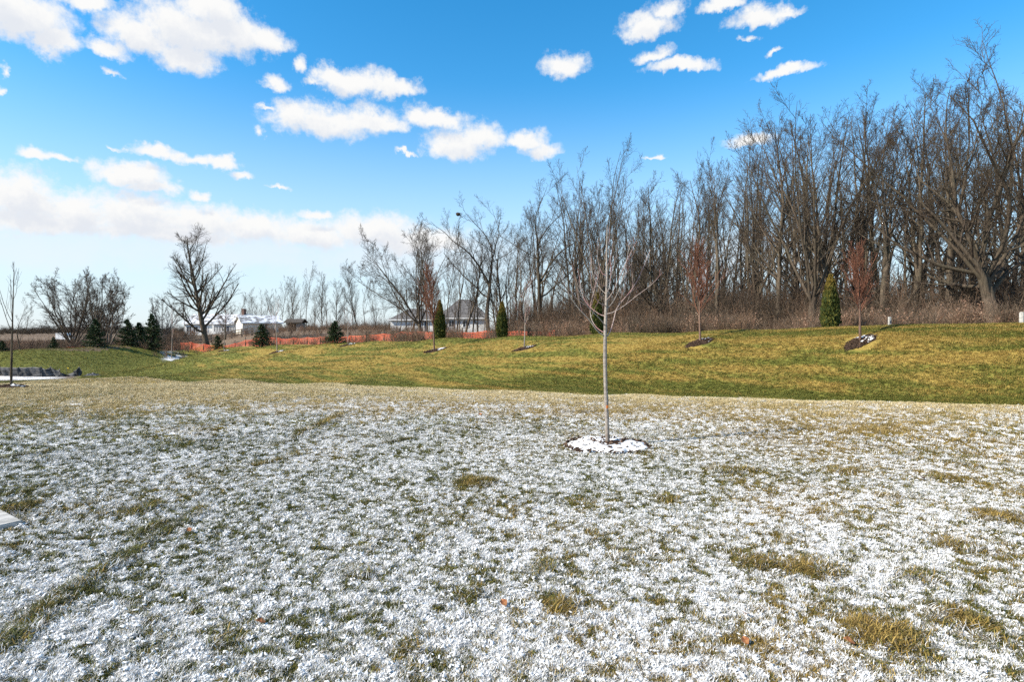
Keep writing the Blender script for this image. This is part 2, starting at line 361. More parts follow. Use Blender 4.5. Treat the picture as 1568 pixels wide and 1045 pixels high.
def tps(r2): return 0.5 * r2 * np.log(r2 + 1e-9)
n_ = len(CP)
A_ = np.zeros((n_ + 3, n_ + 3)); d2 = ((CP[:, None, :2] - CP[None, :, :2]) ** 2).sum(-1)
A_[:n_, :n_] = tps(d2) + np.eye(n_) * 1.2
A_[:n_, n_] = 1; A_[:n_, n_ + 1:] = CP[:, :2]; A_[n_:, :n_] = A_[:n_, n_:].T
SOL = np.linalg.solve(A_, np.concatenate([CP[:, 2], [0, 0, 0]]))
def land(x, y):
    x = np.asarray(x, float).ravel(); y = np.asarray(y, float).ravel(); out = np.empty(len(x))
    rr = np.hypot(x, y); k = np.minimum(1, 170 / np.maximum(rr, 1e-6)); xs, ys = x * k, y * k
    for i in range(0, len(x), 20000):
        a, b = xs[i:i + 20000, None], ys[i:i + 20000, None]
        r2 = (a - CP[None, :, 0]) ** 2 + (b - CP[None, :, 1]) ** 2
        out[i:i + 20000] = tps(r2) @ SOL[:n_] + SOL[n_] + xs[i:i + 20000] * SOL[n_ + 1] + ys[i:i + 20000] * SOL[n_ + 2]
    far = sstep(115, 190, rr); flat = np.where(x < -20, -2.4, -2.4 + 3.0 * sstep(-20, 60, x))
    out = out * (1 - far) + flat * far
    near = 1 - sstep(40, 70, rr)
    return out + near * ((fbm(x * .9, y * .9, 3, 3) - .5) * .07)
def land1(x, y): return float(land([x], [y])[0])
def hit(px, py, dmin=2.0, dmax=140.0):
    v = pix_dir(px, py); d = np.geomspace(dmin, dmax, 1500)
    x = v.x / v.y * d; z = CAMZ + v.z / v.y * d
    below = np.nonzero(z <= land(x, d))[0]
    k = below[0] if len(below) else len(d) - 1
    return (float(x[k]), float(d[k]), land1(x[k], d[k]))
def topix(x, y, z):
    dz = z - CAMZ; c, s = math.cos(PITCH), math.sin(PITCH)
    yc = y * c - dz * s; zc = dz * c + y * s
    return 784 + F * x / yc, 522.5 - F * zc / yc

# where the lawn is worn, tufted or bare: (px, py, half width, half height, strength)
TUFTS = [(1362, 985, 42, 26, 1), (1480, 962, 32, 30, 1), (1240, 880, 40, 14, .9), (1160, 868, 34, 13, .7), (1525, 798, 42, 10, .9), (1410, 895, 26, 14, .7), (728, 742, 26, 8, .9), (1120, 722, 50, 8, .6), (1290, 725, 40, 8, .5),
         (545, 885, 30, 12, .6), (860, 935, 30, 18, .6), (720, 915, 22, 12, .5), (1470, 845, 22, 12, .6), (1025, 768, 22, 10, .5), (840, 870, 30, 10, .5), (1190, 880, 20, 10, .4), (210, 785, 26, 12, .6), (20, 783, 22, 10, .9), (225, 812, 16, 18, .6),
         (980, 690, 24, 12, .5), (890, 680, 20, 10, .5), (1450, 735, 40, 8, .4), (1360, 765, 26, 8, .5), (950, 860, 24, 10, .4), (340, 990, 26, 18, .5), (620, 1000, 40, 20, .4), (1260, 790, 24, 8, .4), (650, 690, 40, 6, .35), (880, 632, 60, 5, .5), (1320, 660, 50, 6, .4)]
STREAKS = [((180, 860), (310, 780), .045), ((60, 940), (180, 860), .06), ((0, 1000), (70, 935), .07), ((390, 715), (450, 700), .05), ((0, 705), (70, 696), .05), ((420, 688), (520, 640), .05), ((560, 690), (630, 675), .04), ((0, 765), (40, 758), .05)]
def gpt(px, py): d = 1.6 * F / max(py - 505, 20); return ((px - 784) / F * d, d)
TW = []
for (x, y, w, h, s_) in TUFTS:
    cx, cy = gpt(x, y); TW.append((cx, cy, w / F * cy, (gpt(x, y - h)[1] - gpt(x, y + h)[1]) / 2, s_))
SW = [(*gpt(*a), *gpt(*b), w) for a, b, w in STREAKS]
def fields(x, y, full=True):
    """snow cover 0..1, straw 0..1, tuft 0..1, soil 0..1 and clump height at ground points"""
    x = np.asarray(x, float); y = np.asarray(y, float); r = np.hypot(x, y)
    px = 784 + F * x / np.maximum(y, .5); t = (x + y) / 1.4142
    ygr = 505 + 1394 / np.maximum(y, .8)
    edge0 = np.interp(px, [0, 200, 400, 700, 1000, 1568], [632, 625, 603, 603, 606, 622]); edge1 = np.interp(px, [0, 200, 400, 700, 1568], [760, 715, 690, 680, 700])
    big = fbm(x * .45, y * .45, 21, 4); mid = fbm(x * 1.7, y * 1.7, 31, 4)
    snow = sstep(edge0, edge1, ygr + (big - .5) * 70) * .16 + .30 * sstep(edge0 - 12, edge0 + 30, ygr + (mid - .5) * 60)
    snow = snow - .13 * sstep(850, 1300, px) * (1 - sstep(720, 860, ygr)) - .03 + (mid - .5) * .55 + (big - .5) * .30 + .05
    tuft = np.zeros_like(x)
    for (cx, cy, w, h, s_) in TW:
        m = (np.abs(x - cx) < 3 * w + .1) & (np.abs(y - cy) < 3 * h + .1)
        if m.any(): tuft[m] = np.maximum(tuft[m], s_ * np.exp(-(((x[m] - cx) / w) ** 2 + ((y[m] - cy) / h) ** 2) * (.6 + .9 * mid[m])))
    tuft = np.maximum(tuft, .34 * sstep(.62, .80, fbm(x * 4.6 + 40, y * 4.6, 55, 3)))
    for (ax, ay, bx, by, w) in SW:
        L2 = (bx - ax) ** 2 + (by - ay) ** 2; k = np.clip(((x - ax) * (bx - ax) + (y - ay) * (by - ay)) / L2, 0, 1)
        dd = np.hypot(x - ax - k * (bx - ax), y - ay - k * (by - ay)); tuft = np.maximum(tuft, .62 * np.exp(-(dd / w) ** 2) * (.5 + mid))
    snow = snow - tuft * .95
    straw = np.clip(.14 + .95 * sstep(7, 13, y) + .48 * sstep(400, 1300, px) + (fbm(x * .8 + 9, y * .8, 41, 3) - .5) * 1.1, 0, 1)
    on_yard = yard_mask(x, y)
    st = np.clip(.45 + (fbm((x - y) * .13, t * 1.9, 61, 4) - .5) * 1.5 + (fbm((x - y) * .4, t * 5.5, 63, 3) - .5) * 1.5 - .26 * sstep(17, 20, t) * sstep(-25, 0, x), 0, 1)     # mown-berm streaks run along it
    toe = rb_of(x, y); st = st - .55 * (1 - sstep(.6, 2.2 + .03 * r, r - toe)) + .12 * sstep(1.5, 4, r - toe)
    st = np.clip(st * (.38 + .62 * sstep(190, 470, px + (mid - .5) * 260)), 0, 1)
    straw = straw * on_yard + st * (1 - on_yard)
    drift = np.exp(-(((px - 268) / 26) ** 2 + ((r - 75) / 9) ** 2)) * (y > 50)
    soil = np.exp(-(((px - 35) / 85) ** 4)) * np.exp(-(((y - 39.5) / 3.4) ** 4)) * (y > 30)
    snow = snow * on_yard + (1 - on_yard) * (-.35 + mid * .35) + drift * (.25 + 1.3 * mid) + soil * .75
    return snow, straw, tuft, soil, on_yard
def rb_of(x, y):
    ang = np.arctan2(x, np.maximum(y, .01)); return np.interp(ang, np.arctan2(_sp[:, 0], _sp[:, 1]), np.hypot(_sp[:, 0], _sp[:, 1]))
_sp = np.array([P(*a)[:2] for a in SHO][::-1])
def yard_mask(x, y):
    ang = np.arctan2(x, np.maximum(y, .01)); sa = np.arctan2(_sp[:, 0], _sp[:, 1]); sr = np.hypot(_sp[:, 0], _sp[:, 1])
    rb = np.interp(ang, sa, sr); r = np.hypot(x, y)
    return np.where(y > 0, 1 - sstep(rb - .5, rb + .4, r + (fbm(x, y, 5, 3) - .5) * 1.6), 1.0)
CK = 4.2
def clump(x, y):                                        # the small hummocks of flattened grass
    a = fbm(x * 22 + y * 3.0, y * 26, 71, 2, .6); b = fbm(x * 52, y * 60, 81, 2)
    return a * .52 + b * .48

def polar(r0, r1, ratio, a0, a1, da):
    nr = int(math.log(r1 / r0) / math.log(ratio)) + 1; na = int(round((a1 - a0) / da)) + 1
    r = np.geomspace(r0, r1, nr); a = np.radians(np.linspace(a0, a1, na))
    Rr, Aa = np.meshgrid(r, a, indexing='ij'); x = (Rr * np.sin(Aa)).ravel(); y = (Rr * np.cos(Aa)).ravel()
    i = np.arange(nr - 1)[:, None] * na + np.arange(na - 1)[None]
    q = np.stack([i, i + 1, i + na + 1, i + na], -1).reshape(-1, 4)[:, ::-1]
    return x, y, q, nr, na
def put_attr(me, name, arr):
    at = me.attributes.new(name, 'FLOAT', 'POINT'); at.data.foreach_set('value', np.asarray(arr, np.float32))
def f_ground(t, b):
    p = pos(t)
    sn, st, so, yd = attr(t, 'snow'), attr(t, 'straw'), attr(t, 'soil'), attr(t, 'yard')
    n1 = noise_n(t, p, 30, 6, 0.65); n2 = noise_n(t, p, 5, 5, 0.6); n3 = noise_n(t, vec_n(t, 'MULTIPLY', p, (1, 1, 3)), 90, 3)
    green = mixc(t, mrange(t, n2, .35, .65), (0.088, 0.098, 0.02), (0.21, 0.20, 0.042))
    tan = mixc(t, mrange(t, n1, .35, .65), (0.22, 0.152, 0.036), (0.40, 0.28, 0.072))
    f = math_n(t, 'ADD', st, math_n(t, 'MULTIPLY', math_n(t, 'SUBTRACT', n1, .5), 1.1))
    c = mixc(t, mrange(t, f, .3, .75), green, tan)
    dk = math_n(t, 'MULTIPLY', mrange(t, n3, .35, .55, .65, 0), mrange(t, yd, 0, 1, .35, 1))
    c = mixc(t, dk, c, (0.022, 0.020, 0.010))                   # gaps down to the thatch, their crevice shade put into the colour
    c = mixc(t, mrange(t, so, .25, .6), c, mixc(t, n1, (0.10, 0.075, 0.055), (0.20, 0.15, 0.11)))
    far = mixc(t, mrange(t, n2, .4, .6), (0.13, 0.09, 0.06), (0.22, 0.155, 0.105))
    c = mixc(t, mrange(t, attr(t, 'wild'), .3, .7), c, far)
    s = math_n(t, 'ADD', sn, math_n(t, 'ADD', math_n(t, 'MULTIPLY', math_n(t, 'SUBTRACT', n1, .5), 1.5), math_n(t, 'MULTIPLY', math_n(t, 'SUBTRACT', n3, .5), .5)))
    c = mixc(t, mrange(t, s, .42, .56), c, SNOWC)
    bump(t, b, math_n(t, 'ADD', n1, math_n(t, 'MULTIPLY', n3, .5)), 0.9, 0.03)
    return c
M['ground'] = mat('lawn_ground', f_ground, 0.92, 0.1)
def ground(name, args, disp, hole=None):
    x, y, q, nr, na = polar(*args); z = land(x, y); r = np.hypot(x, y)
    snow, straw, tuft, soil, yd = fields(x, y); c = clump(x, y)
    z = z + disp * (c - .5) * .040 * (1 - sstep(9, 22, r)) + tuft * .012 * disp
    if not disp: z = z - 0.0
    me = mesh_np(name, np.stack([x, y, z], 1), [q], True)
    wild = sstep(34, 40, (x + y) / 1.4142 * 1.4142 + (fbm(x * .3, y * .3, 5, 2) - .5) * 5) * (x > -42) + (x <= -42) * sstep(66, 72, r)
    wild = np.maximum(wild, sstep(86, 95, r))
    put_attr(me, 'snow', snow + (c - .5) * CK * (1 - sstep(9, 20, r)) * yd); put_attr(me, 'straw', straw); put_attr(me, 'soil', soil); put_attr(me, 'yard', yd); put_attr(me, 'wild', wild)
    return tag(link(name, me, M['ground']), kind='structure')
tag(ground('lawn', (1.0, 24.0, 1.0065, -64, 64, 0.18), 1.0), 'yard lawn of short grass dusted with thin snow')
tag(ground('terrain', (24.0, 4000.0, 1.018, -64, 64, 0.25), 0.0), 'grassy berm and the land behind it')
def rest_ground():
    x, y, q, nr, na = polar(1.0, 4000, 1.09, 64, 296, 2.0); z = land(x, y)
    me = mesh_np('side_ground', np.concatenate([np.stack([x, y, z], 1), [[0, 0, 0]]]), [q], True)
    k = len(x) + 1
    for nme, v in (('snow', .5), ('straw', .4), ('soil', 0), ('yard', 1), ('wild', 0)): put_attr(me, nme, np.full(k, v))
    return tag(link('side_ground', me, M['ground']), kind='structure')
rest_ground()
def inner_ground():
    a = np.radians(np.arange(0, 360, 6)); me = mesh_np('near_ground', np.concatenate([[[0, 0, -.004]], np.stack([1.02 * np.sin(a), 1.02 * np.cos(a), land(1.02 * np.sin(a), 1.02 * np.cos(a)) - .004], 1)]), [np.array([[0, 1 + (i + 1) % 60, 1 + i] for i in range(60)])])
    for nme, v in (('snow', .5), ('straw', .4), ('soil', 0), ('yard', 1), ('wild', 0)): put_attr(me, nme, np.full(61, v))
    tag(link('near_ground', me, M['ground']), kind='structure')
inner_ground()

# ------------------------------------------------------------------ scattering (stuff only)
def source_collection(name, meshes, mats):
    c = bpy.data.collections.new(name)
    for i, (me, m) in enumerate(zip(meshes, mats)):
        if not me.materials: me.materials.append(m)
        o = bpy.data.objects.new('%s_%02d' % (name, i), me); c.objects.link(o)
    return c
def scatter(name, label, pts, rot, scl, idx, coll, attrs=None):
    me = bpy.data.meshes.new(name); me.vertices.add(len(pts)); me.vertices.foreach_set('co', np.asarray(pts, np.float32).ravel())
    a = me.attributes.new('rot', 'FLOAT_VECTOR', 'POINT'); a.data.foreach_set('vector', np.asarray(rot, np.float32).ravel())
    a = me.attributes.new('scl', 'FLOAT_VECTOR', 'POINT'); a.data.foreach_set('vector', np.asarray(scl, np.float32).ravel())
    a = me.attributes.new('idx', 'INT', 'POINT'); a.data.foreach_set('value', np.asarray(idx, np.int32))
    for k, v in (attrs or {}).items(): put_attr(me, k, v)
    o = link(name, me); tag(o, label, kind='stuff')
    g = bpy.data.node_groups.new(name + '_scatter', 'GeometryNodeTree')
    g.interface.new_socket('Geometry', in_out='INPUT', socket_type='NodeSocketGeometry'); g.interface.new_socket('Geometry', in_out='OUTPUT', socket_type='NodeSocketGeometry')
    gi, go = g.nodes.new('NodeGroupInput'), g.nodes.new('NodeGroupOutput')
    def na(nm, typ):
        n = g.nodes.new('GeometryNodeInputNamedAttribute'); n.data_type = typ; n.inputs[0].default_value = nm; return n.outputs[0]
    ci = g.nodes.new('GeometryNodeCollectionInfo'); ci.inputs[0].default_value = coll; ci.inputs[1].default_value = True; ci.inputs[2].default_value = True
    ip = g.nodes.new('GeometryNodeInstanceOnPoints'); er = g.nodes.new('FunctionNodeEulerToRotation')
    g.links.new(na('rot', 'FLOAT_VECTOR'), er.inputs[0]); g.links.new(gi.outputs[0], ip.inputs['Points']); g.links.new(ci.outputs[0], ip.inputs['Instance'])
    ip.inputs['Pick Instance'].default_value = True
    g.links.new(na('idx', 'INT'), ip.inputs['Instance Index']); g.links.new(er.outputs[0], ip.inputs['Rotation']); g.links.new(na('scl', 'FLOAT_VECTOR'), ip.inputs['Scale'])
    g.links.new(ip.outputs[0], go.inputs[0])
    md = o.modifiers.new('scatter', 'NODES'); md.node_group = g
    return o
def s3(s): return np.repeat(np.asarray(s)[:, None], 3, 1)
def zrot(n, tilt=0.0, r=None):
    r = r or rng; e = np.zeros((n, 3)); e[:, 2] = r.random(n) * 6.283; e[:, :2] = r.normal(0, 1, (n, 2)) * tilt; return e

# ------------------------------------------------------------------ grass blades
def blade_clump(seed, nb, spread, lmin, lmax, w, lean):
    r = np.random.default_rng(seed)
    base = r.normal(0, spread, (nb, 2)); L = r.uniform(lmin, lmax, nb); a = r.random(nb) * 6.283; dirn = np.stack([np.cos(a), np.sin(a)], 1)
    ln = r.uniform(lean * .4, lean * 1.3, nb); side = np.stack([-dirn[:, 1], dirn[:, 0]], 1); w = w * r.uniform(.6, 1.25, nb)
    V = []; 
    ks = [(0, .9), (.4, 1.0), (.75, .75)]
    for k, wk in ks:
        h = L * (k * (1 - .5 * np.minimum(ln, 1.4) * k * .7)); o = L * ln * k * k * .8
        c = np.concatenate([base + dirn * o[:, None], h[:, None]], 1); s_ = np.concatenate([side * (w * wk * .5)[:, None], np.zeros((nb, 1))], 1)
        V += [c - s_, c + s_]
    h = L * (1 - .5 * np.minimum(ln, 1.4) * .7); o = L * ln * .8
    V.append(np.concatenate([base + dirn * o[:, None], np.maximum(h, .1 * L)[:, None]], 1))
    V = np.stack(V, 1); i = np.arange(nb)[:, None] * 7
    q = np.concatenate([i + np.array([[0, 1, 3, 2]]), i + np.array([[2, 3, 5, 4]])]); tr = i + np.array([[4, 5, 6]])
    return mesh_np('blades', V.reshape(-1, 3), [q, tr], True)
def f_blade(t, b):
    isl = island(t); st = attr(t, 'straw', 'INSTANCER'); sn = attr(t, 'snow', 'INSTANCER'); rd = attr(t, 'tone', 'INSTANCER')
    green = ramp(t, isl, [(0, (0.04, 0.052, 0.012)), (.5, (0.115, 0.125, 0.022)), (1, (0.26, 0.245, 0.05))])
    tan = ramp(t, isl, [(0, (0.20, 0.12, 0.035)), (.5, (0.41, 0.27, 0.062)), (1, (0.56, 0.40, 0.13))])
    f = math_n(t, 'ADD', st, math_n(t, 'MULTIPLY', math_n(t, 'SUBTRACT', math_n(t, 'FRACT', math_n(t, 'MULTIPLY', isl, 17.31)), .5), .9))
    c = mixc(t, mrange(t, f, .42, .62), green, tan)
    c = mixc(t, math_n(t, 'MULTIPLY', mrange(t, f, .4, .7), math_n(t, 'MULTIPLY', attr(t, 'pale', 'INSTANCER'), .85)), c, (0.66, 0.54, 0.32))   # bleached straw of the dormant yard
    c = mixc(t, mrange(t, rd, 0, 1, .0, .72, False), c, (0.03, 0.026, 0.012))
    fs = math_n(t, 'ADD', sn, math_n(t, 'MULTIPLY', math_n(t, 'SUBTRACT', math_n(t, 'FRACT', math_n(t, 'MULTIPLY', isl, 41.7)), .5), .42))
    return mixc(t, mrange(t, fs, .43, .62, 0, .93), c, SNOWC)
M['blade'] = mat('grass_blade', f_blade, 0.75, 0.2)
bl = [blade_clump(100 + i, 28, .020, .022, .050, .0038, .95) for i in range(4)] + [blade_clump(120 + i, 34, .042, .045, .095, .0042, 1.25) for i in range(2)]
BLC = source_collection('blade_clump', bl, [M['blade']] * 6)
def wedge(n, r0, r1, amax=61.0, p=1.0, r=rng):
    """points over the yard, denser near: radius distributed so that density ~ r**-p"""
    k = 2 - p; u = r.random(n); rr = (r0 ** k + u * (r1 ** k - r0 ** k)) ** (1 / k); a = np.radians(r.uniform(-amax, amax, n))
    return rr * np.sin(a), rr * np.cos(a)
def grass(name, label, x, y, base_scale, lift=0.0):
    snow, straw, tuft, soil, yd = fields(x, y); c = clump(x, y); r = np.hypot(x, y)
    keep = (soil < .3)
    for (cx, cy, cr) in RINGS: keep &= np.hypot(x - cx, y - cy) > cr
    x, y, snow, straw, tuft, yd, c, r = [v[keep] for v in (x, y, snow, straw, tuft, yd, c, r)]
    n = len(x); z = land(x, y) + (c - .5) * .040 * (1 - sstep(9, 22, r)) - .004 + lift
    sv = snow + (c - .5) * CK * (1 - sstep(9, 20, r)) * yd
    big = (tuft > .35) & (rng.random(n) < .55)
    idx = np.where(big, rng.integers(4, 6, n), rng.integers(0, 4, n))
    base_scale = base_scale[keep] if isinstance(base_scale, np.ndarray) else base_scale
    s = base_scale * rng.uniform(.7, 1.25, n) * np.where(sv > .5, .85, 1.05) * (1 + .25 * tuft)
    return scatter(name, label, np.stack([x, y, z], 1), zrot(n, .12), s3(s), idx, BLC,
                   {'pale': yd * sstep(9, 15, r), 'snow': sv + rng.normal(0, .1, n), 'straw': straw + tuft * .7 + rng.normal(0, .16, n), 'tone': (.25 * yd + .75 * rng.random(n)) * (1 - .7 * sstep(9, 15, r))})

# ------------------------------------------------------------------ tree geometry
def tubes(levels):
    """levels: list of (P (B,n,3), R (B,n), sides) -> verts, quads"""
    VV, FF, off = [], [], 0
    for Pp, Rr, sd in levels:
        B, n, _ = Pp.shape
        T = np.empty_like(Pp); T[:, 1:-1] = Pp[:, 2:] - Pp[:, :-2]; T[:, 0] = Pp[:, 1] - Pp[:, 0]; T[:, -1] = Pp[:, -1] - Pp[:, -2]
        T /= np.linalg.norm(T, axis=2, keepdims=True) + 1e-9
        mt = T.mean(1); ref = np.where((np.abs(mt[:, 2]) > .8)[:, None], np.array([[1., 0, 0]]), np.array([[0, 0, 1.]]))[:, None, :]
        U = np.cross(T, np.broadcast_to(ref, T.shape)); U /= np.linalg.norm(U, axis=2, keepdims=True) + 1e-9
        Wv = np.cross(T, U); a = np.arange(sd) * 2 * np.pi / sd
        ring = Pp[:, :, None, :] + Rr[:, :, None, None] * (U[:, :, None, :] * np.cos(a)[None, None, :, None] + Wv[:, :, None, :] * np.sin(a)[None, None, :, None])
        VV.append(ring.reshape(-1, 3))
        b = np.arange(B)[:, None, None] * n * sd; i = np.arange(n - 1)[None, :, None] * sd; j = np.arange(sd)[None, None, :]; j2 = (j + 1) % sd
        q = np.stack([b + i + j, b + i + j2, b + i + sd + j2, b + i + sd + j], -1).reshape(-1, 4)
        FF.append(q + off); off += B * n * sd
    return np.concatenate(VV), [np.concatenate(FF)]
def unit(v): return v / (np.linalg.norm(v, axis=-1, keepdims=True) + 1e-9)
def grow(S, Dn, L, r0, r1, nseg, wander, up, r):
    """grow branches from starts S (B,3) along Dn (B,3)"""
    B = len(S); pts = [S]; d = unit(Dn)
    for k in range(nseg):
        d = unit(d + r.normal(0, wander, (B, 3)) + np.array([0, 0, up])); pts.append(pts[-1] + d * (L / nseg)[:, None])
    Pp = np.stack(pts, 1); k = np.linspace(0, 1, nseg + 1)[None]
    return Pp, r0[:, None] * (1 - k) + r1[:, None] * k
def children(Pp, Rr, L, k, f0, f1, ang, angv, ratio, nseg, wander, up, rmin, r, rk=.55, taper=.8, basal=True):
    B, n, _ = Pp.shape
    t = f0 + (f1 - f0) * ((np.arange(k)[None] + r.random((B, k))) / k); tt = t * (n - 1); i = np.minimum(tt.astype(int), n - 2); fr = (tt - i)[..., None]
    bi = np.arange(B)[:, None]; S = Pp[bi, i] * (1 - fr) + Pp[bi, i + 1] * fr; T = unit(Pp[bi, i + 1] - Pp[bi, i])
    rr = Rr[bi, i] * (1 - fr[..., 0]) + Rr[bi, i + 1] * fr[..., 0]
    rnd = r.normal(0, 1, S.shape); perp = unit(rnd - (rnd * T).sum(-1, keepdims=True) * T)
    an = np.radians(r.normal(ang, angv, (B, k)))[..., None]
    Dn = T * np.cos(an) + perp * np.sin(an)
    LL = L[:, None] * ratio * r.uniform(.6, 1.25, (B, k)) * (1.15 - taper * (t - f0) / max(f1 - f0, 1e-3))
    S, Dn, LL, rr = S.reshape(-1, 3), Dn.reshape(-1, 3), LL.ravel(), rr.ravel()
    c0 = np.maximum(rr * rk, rmin); c0 = np.minimum(c0, np.maximum(rr * .95, rmin)); Pq, Rq = grow(S, Dn, LL, c0, np.maximum(c0 * .35, rmin * .6), nseg, wander, up, r)
    return Pq, Rq, LL
def tree_meshes(seed, H, r0, fork=.35, leaders=1, lang=22, limbs=14, lim_ang=48, lim_ratio=.42, up=.08, wander=.045, n2=7, n3=5, n4=3, rmin=.008, lean=(0, 0), low=.3, twigs=True, lsway=.08, basal=0):
    r = np.random.default_rng(seed)
    tr, cr = [], []
    d0 = np.array([[lean[0], lean[1], 1.0]])
    Ht = H * (fork if leaders > 1 else .96)
    rt = np.array([r0]); Pt, Rt = grow(np.zeros((1, 3)), d0, np.array([Ht]), rt, rt * (.72 if leaders > 1 else .10), 7 if leaders > 1 else 14, lsway * .6, .03, r)
    Pt[:, 0, 2] -= .25; Rt[:, 0] *= 1.45; Rt[:, 1] *= 1.06 if leaders > 1 else 1.0
    tr.append((Pt, Rt, 9))
    if leaders > 1:
        t = np.linspace(.72, 1.0, leaders); S = np.stack([Pt[0, int(min(k * 7, 6))] * (1 - (k * 7 - int(min(k * 7, 6)))) + Pt[0, int(min(k * 7, 6)) + 1] * (k * 7 - int(min(k * 7, 6))) for k in t])
        a = np.arange(leaders) * 2.4 + r.random() * 6; an = np.radians(r.normal(lang, lang * .25, leaders)); an[-1] *= .4
        Dn = np.stack([np.sin(an) * np.cos(a) + lean[0], np.sin(an) * np.sin(a) + lean[1], np.cos(an)], 1)
        LL = (H - S[:, 2]) * r.uniform(.80, .96, leaders) / np.cos(an * .6); c0 = np.full(leaders, r0 * .72 * (leaders ** -.33)) * r.uniform(.75, 1.1, leaders)
        Pl, Rl = grow(S, Dn, LL, c0, c0 * .10, 12, lsway, .035, r); tr.append((Pl, Rl, 7))
        src = (Pl, Rl, LL); k1 = max(4, limbs // leaders + 2); f0 = .12
        if basal:
            Pb, Rb, Lb = children(Pt, Rt, np.array([H * .55]), basal, low, .95, 62, 10, .75, 9, .13, .06, .02, r, .5, .2); tr.append((Pb, Rb, 6))
            q = children(Pb, Rb, Lb, n2 + 2, .2, 1, 45, 12, .42, 5, .14, up, rmin * 1.5, r); cr.append((q[0], q[1], 4))
            q = children(*q, n3, .2, 1, 42, 12, .5, 4, .15, up, rmin, r); cr.append((q[0], q[1], 3)); q = children(*q, n4, .2, 1, 40, 14, .55, 3, .16, up, rmin * .8, r); cr.append((q[0], q[1], 3))
    else:
        src = (Pt, Rt, np.array([H])); k1 = limbs; f0 = low
    q1 = children(*src, k1, f0, .97, lim_ang, 9, lim_ratio * 1.12, 8, wander, up * .8, rmin * 2, r, .5, .62); tr.append((q1[0], q1[1], 5))
    q2 = children(*q1, n2, .15, 1, 36, 11, .44, 5, wander * 1.1, up * .7, rmin * 1.4, r); cr.append((q2[0], q2[1], 4))
    q3 = children(*q2, n3, .12, 1, 44, 14, .52, 4, wander * 1.4, up * .35, rmin, r, taper=.6); cr.append((q3[0], q3[1], 3))
    if n4: q4 = children(*q3, n4, .1, 1, 46, 15, .58, 3, wander * 1.5, up * .25, rmin * .8, r, taper=.5); cr.append((q4[0], q4[1], 3))
    return mesh_np('trunk', *tubes(tr), True), mesh_np('crown', *tubes(cr), True)
VAR = {}
def variant(key, bark='bark', twig='twig', **kw):
    a, b = tree_meshes(**kw); a.materials.append(M[bark]); b.materials.append(M[twig]); VAR[key] = (a, b, kw['H'])
def plant_tree(name, label, cat, key, loc, h, rz, group=None, wide=1.0, tilt=0.0):
    a, b, H = VAR[key]; s = h / H
    e = thing(name, label, cat, loc, rz, group, (s * wide, s * wide, s)); e.rotation_euler[1] = tilt
    link('trunk', a, None, e); link('crown', b, None, e); return e
